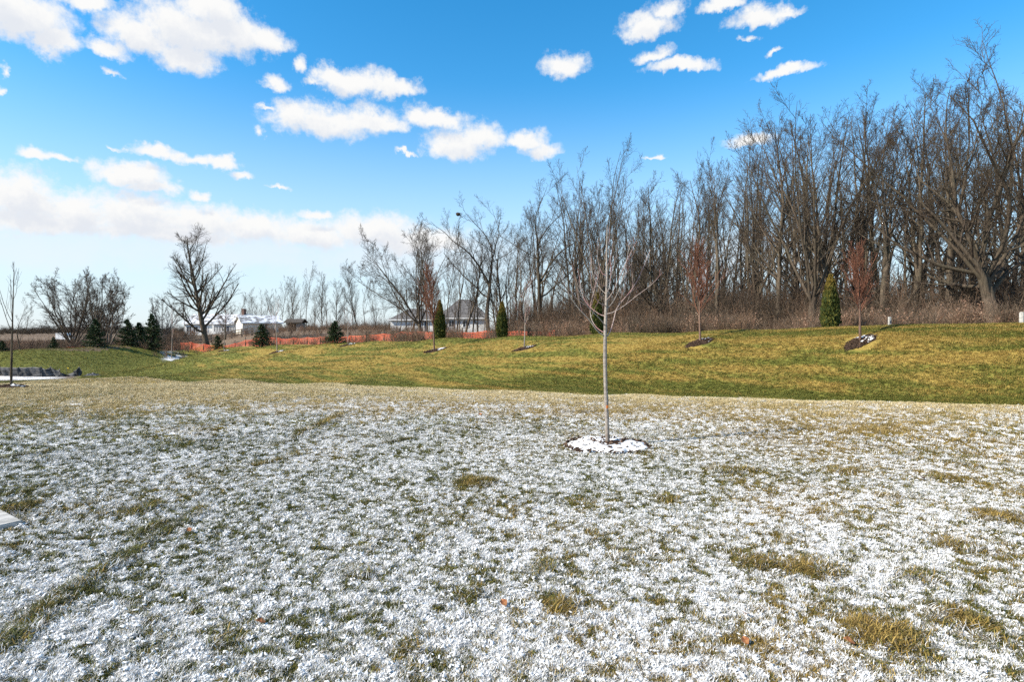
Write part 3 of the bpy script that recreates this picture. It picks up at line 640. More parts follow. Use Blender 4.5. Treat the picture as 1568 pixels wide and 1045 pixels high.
# ------------------------------------------------------------------ mulch rings
RINGS = []
def mulch_ring(px, py, rad, label, snow_cover, seed, chips=260, name='mulch_ring'):
    sq = 1.0 if snow_cover > .8 else .5
    x0, y0, z0 = hit(px, py); RINGS.append((x0, y0, rad * .93))
    r = np.random.default_rng(seed)
    e = thing(name, label, 'mulch ring', (x0, y0, z0))
    na, nr = 72, 16
    def sheet(nm, lift, rf, mt, cut=None):
        V, Fc = [], []
        for i in range(nr + 1):
            for j in range(na):
                a = j / na * 6.2832; k = i / nr
                edge = rad * rf * (1 + .10 * math.sin(3 * a + seed) + .06 * math.sin(7 * a + 2 * seed) + .05 * math.sin(13 * a))
                x, y = k * edge * math.cos(a), k * edge * math.sin(a) * sq
                V.append((x, y, k))
        V = np.array(V); zz = land(V[:, 0] + x0, V[:, 1] + y0) - z0
        mound = .05 * (1 - V[:, 2] ** 2) + (fbm((V[:, 0] + x0) * 9, (V[:, 1] + y0) * 9, seed, 3) - .5) * .045 - .03 * (V[:, 2] > .95)
        # the turf was cut away round the ring: a shallow trench outside the mound
        V2 = np.stack([V[:, 0], V[:, 1], zz + mound + lift], 1)
        for i in range(nr):
            for j in range(na):
                q = (i * na + j, (i + 1) * na + j, (i + 1) * na + (j + 1) % na, i * na + (j + 1) % na)
                if cut is None or cut(V2[q[0]] + V2[q[2]], q): Fc.append(q)
        if not Fc: return V2
        o_ = link(nm, mesh_np(nm, V2, [np.array(Fc)], True), mt, e)
        if cut: o_['kind'] = 'stuff'
        return V2, o_
    sheet('mulch', .025, .98, M['mulch'])
    sun_side = np.array([-.95, -.35])
    def cutf(p, q):
        c = p[:2] / 2 * np.array([1, 1 / sq]); k = np.linalg.norm(c) / rad
        f = float(fbm(np.array([(c[0] + x0) * 6]), np.array([(c[1] + y0) * 6]), seed + 5, 3)[0])
        if snow_cover > .8: return not (k < .13 and c[0] > -.03) and f > .27
        return (c @ sun_side) / rad < -.12 + (f - .5) * 1.1 and k < .92
    sn = sheet('snow_cover', .036, .97 if snow_cover > .8 else .92, M['snow'], cutf)
    # bark chips lying loose on it
    n = chips; a = r.random(n) * 6.283; k = np.sqrt(r.random(n)) * (1.06 if snow_cover > .8 else 1.0); cx, cy = rad * k * np.cos(a), rad * k * np.sin(a) * sq
    if snow_cover > .8:
        m = ((k > .95) & (r.random(n) < .5)) | ((k < .34) & (r.random(n) < .7)) | (r.random(n) < .2); cx, cy, k = cx[m], cy[m], k[m]; n = len(cx)
    zz = land(cx + x0, cy + y0) - z0 + .05 * np.maximum(0, 1 - k * k) + .034
    V, Fq = [], []
    for i in range(n):
        L, w, h = r.uniform(.012, .042), r.uniform(.006, .014), r.uniform(.003, .007)
        Mx = Matrix.Translation((cx[i], cy[i], zz[i])) @ Matrix.Rotation(r.random() * 6.28, 4, 'Z') @ Matrix.Rotation(r.normal(0, .3), 4, 'Y')
        b = len(V); V += [tuple(Mx @ Vector((sx * L, sy * w * (1 - .4 * (sx > 0)), sz * h))) for sz in (-1, 1) for sy in (-1, 1) for sx in (-1, 1)]
        Fq += [[b + q for q in f] for f in ((0, 2, 3, 1), (4, 5, 7, 6), (0, 1, 5, 4), (2, 6, 7, 3), (0, 4, 6, 2), (1, 3, 7, 5))]
    c = link('bark_chips', mesh_np('bark_chips', np.array(V), [np.array(Fq)]), M['chip'], e); c['kind'] = 'stuff'
    return (x0, y0, z0)
B_NEAR = mulch_ring(929, 685, .55, 'snow covered mulch ring at the foot of the nearest young tree', .95, 3, 900)
B1 = mulch_ring(1317, 526, .44, 'mulch ring with snow on its right side, rightmost on the berm', .4, 4)
B2 = mulch_ring(1072, 525, .47, 'mulch ring under the reddish young tree in front of the dense wood', .3, 5)
B3 = mulch_ring(803, 535, .52, 'mulch ring under the pale vase-shaped young tree on the berm', .4, 6)
B4 = mulch_ring(665, 538, .60, 'dark mulch ring just left of the white garage\'s evergreen, on the berm face', .4, 7)
B5 = mulch_ring(533, 529, .60, 'mulch ring near the berm top, just right of a small blue-green spruce', .4, 8)
B6 = mulch_ring(424, 540, .62, 'second mulch ring from the berm\'s left end', .4, 9)
B7 = mulch_ring(343, 538, .62, 'mulch ring nearest the berm\'s left end', .4, 10)
B8 = mulch_ring(17, 593.5, .42, 'thin snowy mulch ring round the leftmost young tree', .4, 11, 120)

# ------------------------------------------------------------------ grass and snow crust
gx, gy = wedge(195000, 1.7, 9.5, p=1.0)
tag(grass('lawn_grass', 'short frosted lawn grass near the viewer', gx, gy, .66), cat='grass')
gx, gy = wedge(90000, 8.5, 21, p=.6)
tag(grass('straw_grass', 'straw coloured lawn grass farther back', gx, gy, 1.05), cat='grass')
n = 22000; px_ = rng.uniform(-60, 760, n); u_ = (px_ - 784) / F; d_b = np.interp(px_, [a[0] for a in SHO][::-1], [a[2] for a in SHO][::-1]) * 1.02; gy = 15 + (np.maximum(d_b, 15.2) - 15) * rng.random(n); gx = u_ * gy; k = np.hypot(gx, gy) > 20.5
tag(grass('far_straw_grass', 'straw coloured grass at the yard\'s far left edge', gx[k], gy[k], 1.9, -.01), cat='grass')
n = 120000; px_ = rng.uniform(-60, 1640, n); u_ = (px_ - 784) / F; d_far = np.minimum(29.5 / (1 + u_), 70); d_near = np.interp(px_, [a[0] for a in SHO][::-1], [a[2] for a in SHO][::-1]) * .96
q_ = rng.random(n); gy = 1 / (q_ / d_near + (1 - q_) / np.maximum(d_far, d_near + 1)); gx = u_ * gy; k = (yard_mask(gx, gy) < .85)
tag(grass('berm_grass', 'green and golden grass on the berm', gx[k], gy[k], 1.0 * (1 + .02 * np.maximum(0, gy[k] - 20)), -.01), cat='grass')
n = 14000; gx, gy = rng.uniform(-62, -28, n), rng.uniform(42, 68, n); px_ = 784 + F * gx / gy; k = (px_ > -40) & (px_ < 330) & (np.hypot(gx, gy) > 62)
tag(grass('far_berm_grass', 'greener grass on the left berm', gx[k], gy[k], 1.6, -.02), cat='grass')
def snow_lump(seed):
    bm = bmesh.new(); bmesh.ops.create_icosphere(bm, subdivisions=2, radius=1.0); r = np.random.default_rng(seed); ph = r.random(9) * 6
    for v in bm.verts:
        c = v.co; k = 1 + .25 * math.sin(3 * c.x + ph[0]) * math.sin(3.3 * c.y + ph[1]) + .18 * math.sin(6 * c.x + ph[2] + 4 * c.z) * math.cos(6.5 * c.y + ph[3])
        v.co = Vector((c.x * k * 1.6, c.y * k * .8, c.z * k * .40))
    me = bpy.data.meshes.new('snow_lump'); bm.to_mesh(me); bm.free()
    for p in me.polygons: p.use_smooth = True
    return me
SNC = source_collection('snow_lump', [snow_lump(i) for i in range(4)], [M['snow']] * 4)
gx, gy = wedge(140000, 1.7, 10.5, p=1.0); sn, st, tf, so, yd = fields(gx, gy); c = clump(gx, gy); sv = sn + (c - .5) * CK
k = sv + rng.normal(0, .14, len(gx)) > .66
for (cx, cy, cr) in RINGS: k &= np.hypot(gx - cx, gy - cy) > cr * .95
gx, gy, c = gx[k], gy[k], c[k]; n = len(gx); sc_ = rng.uniform(.004, .010, n); z = land(gx, gy) + (c - .5) * .04 + rng.uniform(.002, .014, n)
tag(scatter('snow_crust', 'thin lumpy snow caught on the grass', np.stack([gx, gy, z], 1), zrot(n, .35), s3(sc_), rng.integers(0, 4, n), SNC), cat='snow')

# ------------------------------------------------------------------ the near young tree
def poly_tube(ptsr, sides=8):
    a = np.array([p[:3] for p in ptsr], float)[None]; r = np.array([p[3] for p in ptsr], float)[None]; return (a, r, sides)
def smooth_path(ctrl, n):
    c = np.array(ctrl, float); m = len(c); t = np.linspace(0, m - 1, n); out = []
    for q in t:
        i = min(int(q), m - 2); f = q - i; p0, p1, p2, p3 = c[max(i - 1, 0)], c[i], c[i + 1], c[min(i + 2, m - 1)]
        out.append(.5 * ((2 * p1) + (-p0 + p2) * f + (2 * p0 - 5 * p1 + 4 * p2 - p3) * f * f + (-p0 + 3 * p1 - 3 * p2 + p3) * f ** 3))
    return np.array(out)
def near_tree():
    x0, y0, z0 = B_NEAR; e = thing('young_tree', 'slender pale young maple standing in a snowy mulch ring, nearest the viewer', 'tree', (x0, y0, z0))
    S = y0 / F
    def w(px, py, dy=0.0): v = P(px, py, y0 + dy); return np.array([v[0] - x0, v[1] - y0, v[2] - z0])
    ctrl = [w(930.5, 690), w(930, 660), w(928.5, 620), w(927, 580), (w(926.5, 540)), w(927, 500), w(928.5, 460), w(929.5, 420), w(929, 390), w(929.5, 365), w(930, 345)]
    path = smooth_path(ctrl, 40); k = np.linspace(0, 1, 40); rad = np.interp(k, [0, .02, .06, .3, .5, .52, .75, .9, 1], [.046, .039, .034, .031, .028, .025, .017, .010, .005])
    rad = rad * .86 * (1 + .05 * np.sin(k * 90) + .05 * np.sin(k * 37)) ; link('trunk', mesh_np('trunk', *tubes([(path[None], rad[None], 12)]), True), M['maple'], e)
    Z = lambda zx, zy: (830 + zx / 2.75, 340 + zy / 2.75)      # points read off an enlarged view
    br = [([(268, 482), (235, 462), (195, 408), (150, 360), (110, 300), (88, 240), (72, 190)], -.15, .0105), ([(274, 482), (290, 455), (305, 400), (320, 355), (385, 275), (425, 195), (456, 118)], .25, .0105),
          ([(266, 470), (230, 445), (205, 400), (206, 340), (228, 260), (240, 205)], .5, .007), ([(266, 438), (240, 405), (190, 355), (160, 300), (130, 235), (112, 190)], -.45, .009), ([(268, 388), (300, 380), (350, 350), (400, 310), (460, 265), (505, 215)], -.3, .0062),
          ([(268, 398), (235, 385), (190, 345), (168, 300), (158, 240), (150, 195)], .4, .007), ([(270, 370), (300, 335), (330, 270), (350, 190), (365, 120), (378, 92)], .35, .008), ([(268, 352), (240, 340), (215, 300), (205, 230), (208, 150)], -.4, .0065),
          ([(271, 330), (295, 300), (330, 225), (368, 140), (400, 80)], -.45, .007), ([(270, 305), (245, 280), (220, 240), (205, 180), (200, 110)], .3, .006), ([(272, 300), (285, 270), (290, 200), (288, 150), (283, 110)], -.15, .0065), ([(270, 272), (245, 262), (225, 215), (215, 160)], -.3, .005),
          ([(272, 255), (288, 235), (305, 180), (318, 110)], .25, .005), ([(270, 225), (252, 215), (238, 175), (232, 120), (236, 70)], .1, .0045), ([(272, 190), (285, 165), (296, 110), (300, 60)], -.1, .0042), ([(271, 160), (258, 140), (252, 95), (255, 45)], .05, .0036), ([(272, 120), (280, 95), (284, 55), (283, 20)], .05, .003)]
    rr = np.random.default_rng(5); tw = []
    for i, (pts, dy, r0) in enumerate(br):
        c = [w(*Z(*p), dy * (j / (len(pts) - 1)) ** .8) for j, p in enumerate(pts)]
        pth = smooth_path(c, 16); rd = np.linspace(r0 * .85, r0 * .34, 16)
        b = link('branch', mesh_np('branch', *tubes([(pth[None], rd[None], 6)]), True), M['maple_twig'] if i % 3 else M['maple'], e)
        L = np.array([np.linalg.norm(np.diff(pth, axis=0), axis=1).sum()])
        q = children(pth[None], rd[None], L, 4 if i < 9 else 3, .3, .95, 30, 8, .30, 4, .07, .16, .0019, rr, .6); tw.append((q[0], q[1], 3))
        q2 = children(*q, 2, .3, .9, 32, 8, .4, 3, .08, .1, .0016, rr, .6); tw.append((q2[0], q2[1], 3))
    link('twigs', mesh_np('twigs', *tubes(tw), True), M['maple_twig'], e)['kind'] = 'stuff'
    # a small orange blaze painted on the bark and dark knots
    p = w(929.3, 623, 0); mb = MB()
    for a0 in np.linspace(-2.3, -.9, 6)[:-1]:
        a1 = a0 + .29; R_ = .0300
        mb.add([(p[0] + R_ * math.cos(a), p[1] + R_ * math.sin(a), p[2] + h) for a, h in ((a0, -.018), (a1, -.022), (a1, .02), (a0, .024))], [(0, 1, 2, 3)])
    mb.build('paint_mark', M['scar'], e)
near_tree()

# ------------------------------------------------------------------ young trees on the berm
def columnar(seed, H, clear):
    r = np.random.default_rng(seed); Pt, Rt = grow(np.array([[0, 0, -.1]]), np.array([[0, 0, 1.]]), np.array([H * .95]), np.array([.036]), np.array([.006]), 12, .015, .05, r)
    q1 = children(Pt, Rt, np.array([H]), 46, clear / H, .93, 25, 7, .36, 7, .05, .06, .006, r, .5, .8)
    q2 = children(*q1, 9, .1, 1, 24, 8, .38, 4, .06, .04, .0042, r); q3 = children(*q2, 4, .1, 1, 28, 9, .45, 3, .08, .03, .003, r)
    a = mesh_np('trunk', *tubes([(Pt, Rt, 8)]), True); b = mesh_np('crown', *tubes([(q1[0], q1[1], 4), (q2[0], q2[1], 3), (q3[0], q3[1], 3)]), True)
    a.materials.append(M['bark_red']); b.materials.append(M['twig_red']); return a, b, H
VAR['col1'] = columnar(11, 2.9, .85); VAR['col2'] = columnar(12, 3.4, .95); VAR['col3'] = columnar(13, 3.6, 1.1)
def on(px, top, base): return (base[2] + 0, (topix(*base)[1] - top) / F * base[1])
def berm_tree(key, base, top, label, rz=0, wide=1.0, name='young_tree'):
    h = (topix(*base)[1] - top) / F * base[1]
    return plant_tree(name, label, 'tree', key, (base[0], base[1], base[2] + .06), h, rz, 'young trees planted along the berm', wide)
berm_tree('col1', B1, 362, 'young columnar tree with orange-brown twigs, rightmost on the berm', .4)
berm_tree('col2', B2, 362, 'young columnar tree with reddish twigs before the dense wood', 1.9)
berm_tree('col3', B4, 400, 'young columnar tree with reddish twigs left of an arborvitae, before the white garage', 3.1)
def vase(seed, H, clear, k=16, ang=42, r0=.030, bark='maple'):
    r = np.random.default_rng(seed); Pt, Rt = grow(np.array([[0, 0, -.1]]), np.array([[0, 0, 1.]]), np.array([H]), np.array([r0]), np.array([.003]), 12, .02, .06, r)
    q1 = children(Pt, Rt, np.array([H]), k, clear / H, .92, ang, 7, .40, 8, .05, .10, .005, r, .5, .85)
    q2 = children(*q1, 4, .25, .95, 30, 8, .35, 4, .07, .10, .0035, r)
    a = mesh_np('trunk', *tubes([(Pt, Rt, 8)]), True); b = mesh_np('crown', *tubes([(q1[0], q1[1], 4), (q2[0], q2[1], 3)]), True)
    a.materials.append(M[bark]); b.materials.append(M['maple_twig' if bark == 'maple' else 'twig']); return a, b, H
VAR['vase'] = vase(21, 3.2, 1.0); VAR['whip'] = vase(22, 3.2, 1.2, 9, 32); VAR['thin'] = vase(24, 3.6, 1.3, 8, 26, .034, 'bark')
berm_tree('vase', B3, 418, 'young vase-shaped tree with pale bark beside an arborvitae on the berm')
berm_tree('whip', B5, 468, 'thin young tree right of the small spruce on the berm top', .5)
berm_tree('whip', B6, 455, 'thin pale young tree right of the spruce before the ranch house', 2.0)
berm_tree('whip', B7, 470, 'thin young tree nearest the berm\'s left end, just right of a tiny spruce', 4.0)
berm_tree('thin', B8, 398, 'leftmost young tree with dark slightly crooked trunk, at the yard\'s left edge', 1.2)
bq = hit(263, 549); berm_tree('whip', bq, 470, 'bare whip of a tree standing in the snowy gap between the berms', 5.0)

# ------------------------------------------------------------------ arborvitae and spruces
def arborvitae(seed, H, Rm):
    r = np.random.default_rng(seed); n = 5200
    z = r.random(n) ** .9 * H; prof = Rm * np.interp(z / H, [0, .08, .3, .55, .8, .93, 1], [.80, .96, 1, .80, .42, .18, .03])
    a = r.random(n) * 6.283; k = 1 - .38 * r.random(n) ** 2
    lump = 1 + .26 * (fbm(a * 2.2, z * 6, seed, 3) - .5) * 2
    rr = prof * k * lump; c = np.stack([rr * np.cos(a), rr * np.sin(a), z], 1)
    out = np.stack([np.cos(a), np.sin(a), np.zeros(n)], 1); tw = r.normal(0, .7, n); sd = np.stack([-np.sin(a + tw), np.cos(a + tw), np.zeros(n)], 1)
    upv = unit(np.array([[0, 0, 1.]]) + out * r.uniform(.2, .8, (n, 1)) + r.normal(0, .18, (n, 3))); L = r.uniform(.05, .11, n)[:, None]; w = L * r.uniform(.28, .5, (n, 1))
    V = np.stack([c - upv * L * .3, c + sd * w + upv * L * .35, c + upv * L, c - sd * w + upv * L * .35], 1)
    i = np.arange(n)[:, None] * 4; f = mesh_np('foliage', V.reshape(-1, 3), [i + np.array([[0, 1, 2, 3]])])
    kk = np.linspace(0, 1, 10); core = np.stack([kk * 0, kk * 0, kk * H * .93], 1)[None]; cr = (Rm * np.interp(kk * .93, [0, .08, .3, .55, .8, .93, 1], [.6, .72, .74, .6, .32, .12, .01]))[None]
    t = mesh_np('trunk', *tubes([(np.array([[[0, 0, -.2], [0, 0, H * .3], [0, 0, H * .85]]]), np.array([[.05, .04, .01]]), 7)]), True)
    cm = mesh_np('inner_foliage', *tubes([(core, cr, 12)]), True); f.materials.append(M['arb']); t.materials.append(M['bark']); cm.materials.append(M['arb']); return t, f, cm, H
ARB = [arborvitae(31, 1.75, .275), arborvitae(33, 1.7, .26)]
def plant_arb(px, ybase, ytop, t_, label, v, rz):
    u = (px - 784) / F; d = t_ / (1 + u); x, y = u * d, d; z = land1(x, y); h = CAMZ + pix_dir(px, ytop).z / pix_dir(px, ytop).y * d - z + .0
    t, f, cm, H = ARB[v]; s = h / H; e = thing('arborvitae', label, 'evergreen', (x, y, z), rz, 'arborvitae along the berm top', s)
    link('trunk', t, None, e); link('foliage', f, None, e); link('inner_foliage', cm, None, e)
plant_arb(1271, 502, 423, 28.6, 'rightmost arborvitae, tall with sunlit gold painted into its tip, on the berm before the wood', 0, .3)
plant_arb(914, 510, 450, 28.6, 'arborvitae on the berm half hidden behind the nearest young maple', 1, 1.2)
plant_arb(769, 515, 464, 28.6, 'arborvitae on the berm between the vase-shaped young tree and the white garage', 0, 2.6)
plant_arb(673, 518, 462, 28.6, 'narrow arborvitae directly behind a reddish columnar young tree', 1, 4.0)
def spruce(seed, H, Rm, nw=26):
    r = np.random.default_rng(seed); bP, nd = [], []
    for w in range(nw):
        k = (w / (nw - 1)) ** .9; z = H * (.03 + .93 * k); L = Rm * (1 - k) ** .85 * r.uniform(.85, 1.1) + .05
        for j in range(max(4, int(11 * (1 - k) + 4))):
            a = r.random() * 6.283; Lj = L * r.uniform(.72, 1.12); dz = Lj * (.28 - .62 * (1 - k) * .6)
            ts = np.linspace(0, 1, 6); bP.append(np.stack([Lj * ts * math.cos(a), Lj * ts * math.sin(a), z + dz * ts + .16 * Lj * ts ** 2.2 + r.normal(0, .01, 6)], 1))
    bP = np.array(bP); B = len(bP); m = 26
    t = r.random((B, m)) ** .75; tt = t * 4.999; i = tt.astype(int); fr = (tt - i)[..., None]; bi = np.arange(B)[:, None]
    S = bP[bi, i] * (1 - fr) + bP[bi, i + 1] * fr; T = unit(bP[bi, i + 1] - bP[bi, i]); rn = r.normal(0, 1, S.shape); pr = unit(rn - (rn * T).sum(-1, keepdims=True) * T)
    pr[..., 2] = np.where(pr[..., 2] < 0, pr[..., 2] * .5, pr[..., 2]); L = (r.uniform(.06, .14, (B, m)) * (H / 2.2) ** .5)[..., None]; d = unit(T * .75 + pr * .8); sd = unit(np.cross(d, r.normal(0, 1, d.shape))) * L * .22
    V = np.stack([S - d * L * .15, S + d * L * .5 + sd, S + d * L, S + d * L * .5 - sd], 2).reshape(-1, 3); q = np.arange(B * m)[:, None] * 4 + np.array([[0, 1, 2, 3]])
    tk = mesh_np('trunk', *tubes([(np.array([[[0, 0, -.2], [0, 0, H * .5], [0, 0, H]]]), np.array([[H * .028, H * .016, .006]]), 7), (bP, np.broadcast_to(np.linspace(.012, .003, 6)[None], (B, 6)), 3)]), True)
    cr = mesh_np('crown', V, [q]); tk.materials.append(M['bark']); cr.materials.append(M['spruce']); return tk, cr, H
VAR['sp1'] = spruce(41, 2.4, .85); VAR['sp2'] = spruce(42, 3.4, 1.35, 32); VAR['sp3'] = spruce(43, 1.9, .85, 22)
def plant_spruce(key, px, ytop, d, label, rz, wide=1.0):
    u = (px - 784) / F; x, y = u * d, d; z = land1(x, y); v = pix_dir(px, ytop); h = CAMZ + v.z / v.y * d - z
    plant_tree('spruce_tree', label, 'evergreen', key, (x, y, z), h, rz, 'spruces along the berms', wide)
plant_spruce('sp3', 513, 492, 41.5, 'small full spruce on the berm top right of the ranch house', .3, 1.25)
plant_spruce('sp3', 401, 497, 50, 'small spruce on the berm in front of the ranch house wing', 1.7, 1.2)
plant_spruce('sp3', 333, 514, 59, 'tiny spruce beside the lone tall tree\'s trunk', 2.2, 1.2)
plant_spruce('sp2', 233, 480, 65, 'largest dark spruce at the right end of the left berm', .9, .92)
plant_spruce('sp1', 213, 494, 67, 'shorter spruce tucked behind the left side of the largest spruce', 2.9, 1.1)
plant_spruce('sp1', 195, 489, 64, 'olive-green spruce second from the largest on the left berm', 3.9, 1.15)
plant_spruce('sp1', 146, 489, 60, 'dark narrow spruce in front of the twin spreading trees', 5.0, 1.12)
plant_spruce('sp3', 82, 516, 56, 'tiny spruce alone on the left berm\'s crest', 1.1, 1.0)
plant_spruce('sp3', 3, 522, 51, 'small dark spruce cut by the picture\'s left edge', 4.1, 1.3)

# ------------------------------------------------------------------ bare trees
tw = dict(n2=9, n3=5, n4=2, rmin=.0075)
variant('f1', seed=51, H=18, r0=.24, fork=.36, leaders=3, lang=14, limbs=22, lim_ang=36, lim_ratio=.32, up=.10, **tw)
variant('f2', seed=52, H=18, r0=.23, fork=.25, leaders=2, lang=12, limbs=22, lim_ang=38, lim_ratio=.31, up=.10, **tw)
variant('f3', seed=53, H=18, r0=.23, leaders=1, limbs=26, lim_ang=42, lim_ratio=.30, up=.09, low=.16, **tw)
variant('f4', seed=54, H=18, r0=.26, fork=.22, leaders=4, lang=15, limbs=26, lim_ang=36, lim_ratio=.30, up=.09, **tw)
variant('f5', seed=55, H=17, r0=.19, leaders=1, limbs=24, lim_ang=38, lim_ratio=.24, up=.10, low=.16, lsway=.10, **tw)
variant('f6', seed=56, H=18, r0=.31, fork=.20, leaders=6, lang=19, limbs=34, lim_ang=36, lim_ratio=.30, up=.09, **tw)
variant('thin1', seed=57, H=15, r0=.10, leaders=1, limbs=18, lim_ang=36, lim_ratio=.20, up=.13, low=.4, n2=6, n3=5, n4=2, rmin=.0065, lsway=.1)
variant('thin2', seed=58, H=15, r0=.11, fork=.45, leaders=2, lang=10, limbs=16, lim_ang=36, lim_ratio=.28, up=.12, n2=6, n3=5, n4=2, rmin=.0065, lsway=.1)
variant('oak', seed=61, H=20, r0=.42, fork=.28, leaders=6, lang=26, limbs=42, lim_ang=46, lim_ratio=.32, up=.055, wander=.09, n2=8, n3=7, n4=4, rmin=.0065, basal=5, low=.45, lsway=.10)
variant('yfork', seed=63, H=18.5, r0=.27, fork=.42, leaders=3, lang=24, limbs=20, lim_ang=44, lim_ratio=.34, up=.10, wander=.10, n2=7, n3=5, n4=3, basal=2, low=.6, lsway=.13)
variant('lone', seed=65, H=15.5, r0=.36, leaders=1, limbs=34, lim_ang=50, lim_ratio=.36, up=.085, wander=.09, n2=8, n3=6, n4=3, low=.14, lean=(-.11, 0), lsway=.06, rmin=.009)
variant('spread', seed=67, H=10.5, r0=.32, fork=.10, leaders=11, lang=34, limbs=80, lim_ang=30, lim_ratio=.30, up=.03, wander=.08, n2=7, n3=5, n4=3, rmin=.009, lsway=.05)
variant('leanl', seed=69, H=12, r0=.26, fork=.16, leaders=8, lang=34, limbs=54, lim_ang=38, lim_ratio=.34, up=.05, wander=.12, n2=7, n3=5, n4=3, lean=(-.22, 0), lsway=.08)
li = dict(n2=6, n3=4, n4=2, rmin=.006)
variant('i1', seed=151, H=17, r0=0.210, fork=.28, leaders=2, lang=11, limbs=22, lim_ang=44, lim_ratio=.24, up=.08, **li)
variant('i2', seed=152, H=17, r0=0.196, leaders=1, limbs=24, lim_ang=50, lim_ratio=.20, up=.08, low=.14, lsway=.09, **li)
variant('i3', seed=153, H=17, r0=0.238, fork=.24, leaders=3, lang=13, limbs=24, lim_ang=44, lim_ratio=.24, up=.08, **li)
variant('i4', seed=154, H=16, r0=0.140, leaders=1, limbs=24, lim_ang=48, lim_ratio=.17, up=.09, low=.12, lsway=.10, **li)
rw0 = np.random.default_rng(17)
WG = 'bare trees along the edge of the wood'
def at(px, d): u = (px - 784) / F; return u * d, d
def edge_tree(key, px, top, d, label, rz, wide=1.0, name='bare_tree', group=WG, tilt=0.0):
    x, y = at(px, d); z = land1(x, y); v = pix_dir(px, top); h = CAMZ + v.z / v.y * d - z
    plant_tree(name, label, 'tree', key, (x, y, z - .05), h, rz, group, wide, tilt)
def ed(px, k=75): return k / (1 + (px - 784) / F)
edge_tree('oak', 1512, 62, 37, 'big oak with massive low limbs at the right end of the wood', 2.4, 1.05, 'oak_tree')
edge_tree('f4', 1590, 30, 38, 'tall bare tree rising at the picture\'s right edge behind the oak', 1.1)
edge_tree('f1', 1452, 88, 43, 'tall bare tree just left of the big oak\'s trunk', 2.0)
edge_tree('f2', 1402, 125, 45, 'second tall bare tree left of the big oak', .4)
edge_tree('f1', 1352, 140, ed(1352), 'bare tree above the pale marker post', 4.4)
edge_tree('f5', 1300, 168, ed(1300), 'slim bare tree above the rightmost columnar young tree', 3.2)
edge_tree('f2', 1310, 140, ed(1310, 80), 'forked bare tree right of the rightmost arborvitae', 5.4, 1.1)
edge_tree('f6', 1246, 152, ed(1246, 72), 'many-stemmed vase-shaped tree just left of the rightmost arborvitae', .2, 1.1)
edge_tree('f3', 1188, 175, ed(1188), 'straight bare tree left of the many-stemmed vase-shaped tree', 1.4)
edge_tree('f4', 1160, 198, ed(1160, 79), 'forked bare tree second left of the many-stemmed tree', 2.4)
edge_tree('f1', 1098, 232, ed(1098, 74), 'bare tree with narrow crown just right of the middle reddish young tree', 5.1)
edge_tree('f3', 1060, 262, ed(1060, 79), 'bare tree directly behind the middle reddish young tree', .3)
edge_tree('f5', 1018, 292, ed(1018), 'lower slim bare tree left of the middle reddish young tree', 2.9)
edge_tree('f2', 975, 305, ed(975, 78), 'low leaning bare tree right of the nearest maple', 1.8, 1.0, tilt=-.10)
edge_tree('f6', 918, 228, ed(918, 73), 'tall dark many-limbed tree rising behind the nearest maple', 3.0, .85)
edge_tree('f1', 888, 262, ed(888, 76), 'tall bare tree close left of the tree behind the nearest maple', .9)
edge_tree('yfork', 822, 282, ed(822, 74), 'open forked tree left of the nearest maple above the vase-shaped young tree', 3.9)
edge_tree('yfork', 748, 278, ed(748, 74), 'open Y-forked tree with wide arching limbs above the white garage', .6, .95)
edge_tree('thin2', 700, 330, 78, 'slim forked tree in front of the white garage\'s right wing', 2.1)
edge_tree('f5', 672, 338, 80, 'slim tree standing behind the reddish columnar young tree at the garage', 4.0)
edge_tree('leanl', 646, 345, 72, 'low spreading tree reaching left over the white garage roof', .2, 1.0)
edge_tree('f5', 632, 360, 90, 'slim upright tree behind the white garage\'s left end', 1.0)
for i, (px, top, d, key, lb) in enumerate([(683, 352, 76, 'thin1', 'thin trunk close right of the narrow arborvitae'), (712, 345, 79, 'f5', 'slim trunk crossing the garage wall left of the Y-forked tree'), (724, 362, 81, 'thin2', 'thin forked trunk close left of the Y-forked tree'), (768, 350, 83, 'f3', 'slim tree directly above the second arborvitae from the left'),
        (655, 356, 79, 'thin2', 'thin tree left of the reddish columnar young tree at the garage'), (790, 340, 86, 'f2', 'forked tree behind the pale vase-shaped young tree'), (782, 372, 78, 'thin1', 'thin tree between the Y-forked tree and the open forked tree')]):
    edge_tree(key, px, top, d, lb, i * 1.3)
for i in range(16):
    px = 604 + i * 9.2 + rw0.uniform(-3, 3); x, y = at(px, rw0.uniform(58, 90)); z = land1(x, y)
    plant_tree('bare_tree', 'one of the thin saplings screening the white garage', 'tree', ['thin1', 'thin2', 'i4'][i % 3], (x, y, z - .05), rw0.uniform(6, 11), i * 2.1, 'saplings before the garage', .9)
RG = 'slim trees in the row behind the ranch house'
row = [(372, 448, 128, 'thin2'), (386, 440, 130, 'f2'), (400, 445, 134, 'f4'), (416, 436, 132, 'f1'), (430, 425, 130, 'thin1'), (441, 421, 126, 'f5'), (452, 428, 130, 'thin1'), (468, 404, 118, 'thin1'), (462, 432, 134, 'thin2'), (492, 412, 122, 'f5'), (500, 420, 126, 'thin2'), (515, 428, 130, 'f3'),
       (528, 436, 134, 'thin1'), (541, 402, 120, 'thin1'), (549, 400, 121, 'f5'), (560, 418, 124, 'thin2'), (575, 440, 130, 'f2'), (590, 446, 130, 'thin1'), (358, 462, 140, 'f1'), (482, 440, 136, 'f2'), (608, 436, 118, 'thin2')]
rowl = {3: 'fullest tree in the row directly above the ranch house wing', 7: 'tallest thin tree above the small shed', 9: 'dark slim tree with gap on its left, right of the shed', 13: 'tall thin tree left of a close twin, right of the small spruce', 14: 'tall thin tree right of its close twin, left of the garage',
        0: 'leftmost slim tree in the row, right of the lone tall tree'}
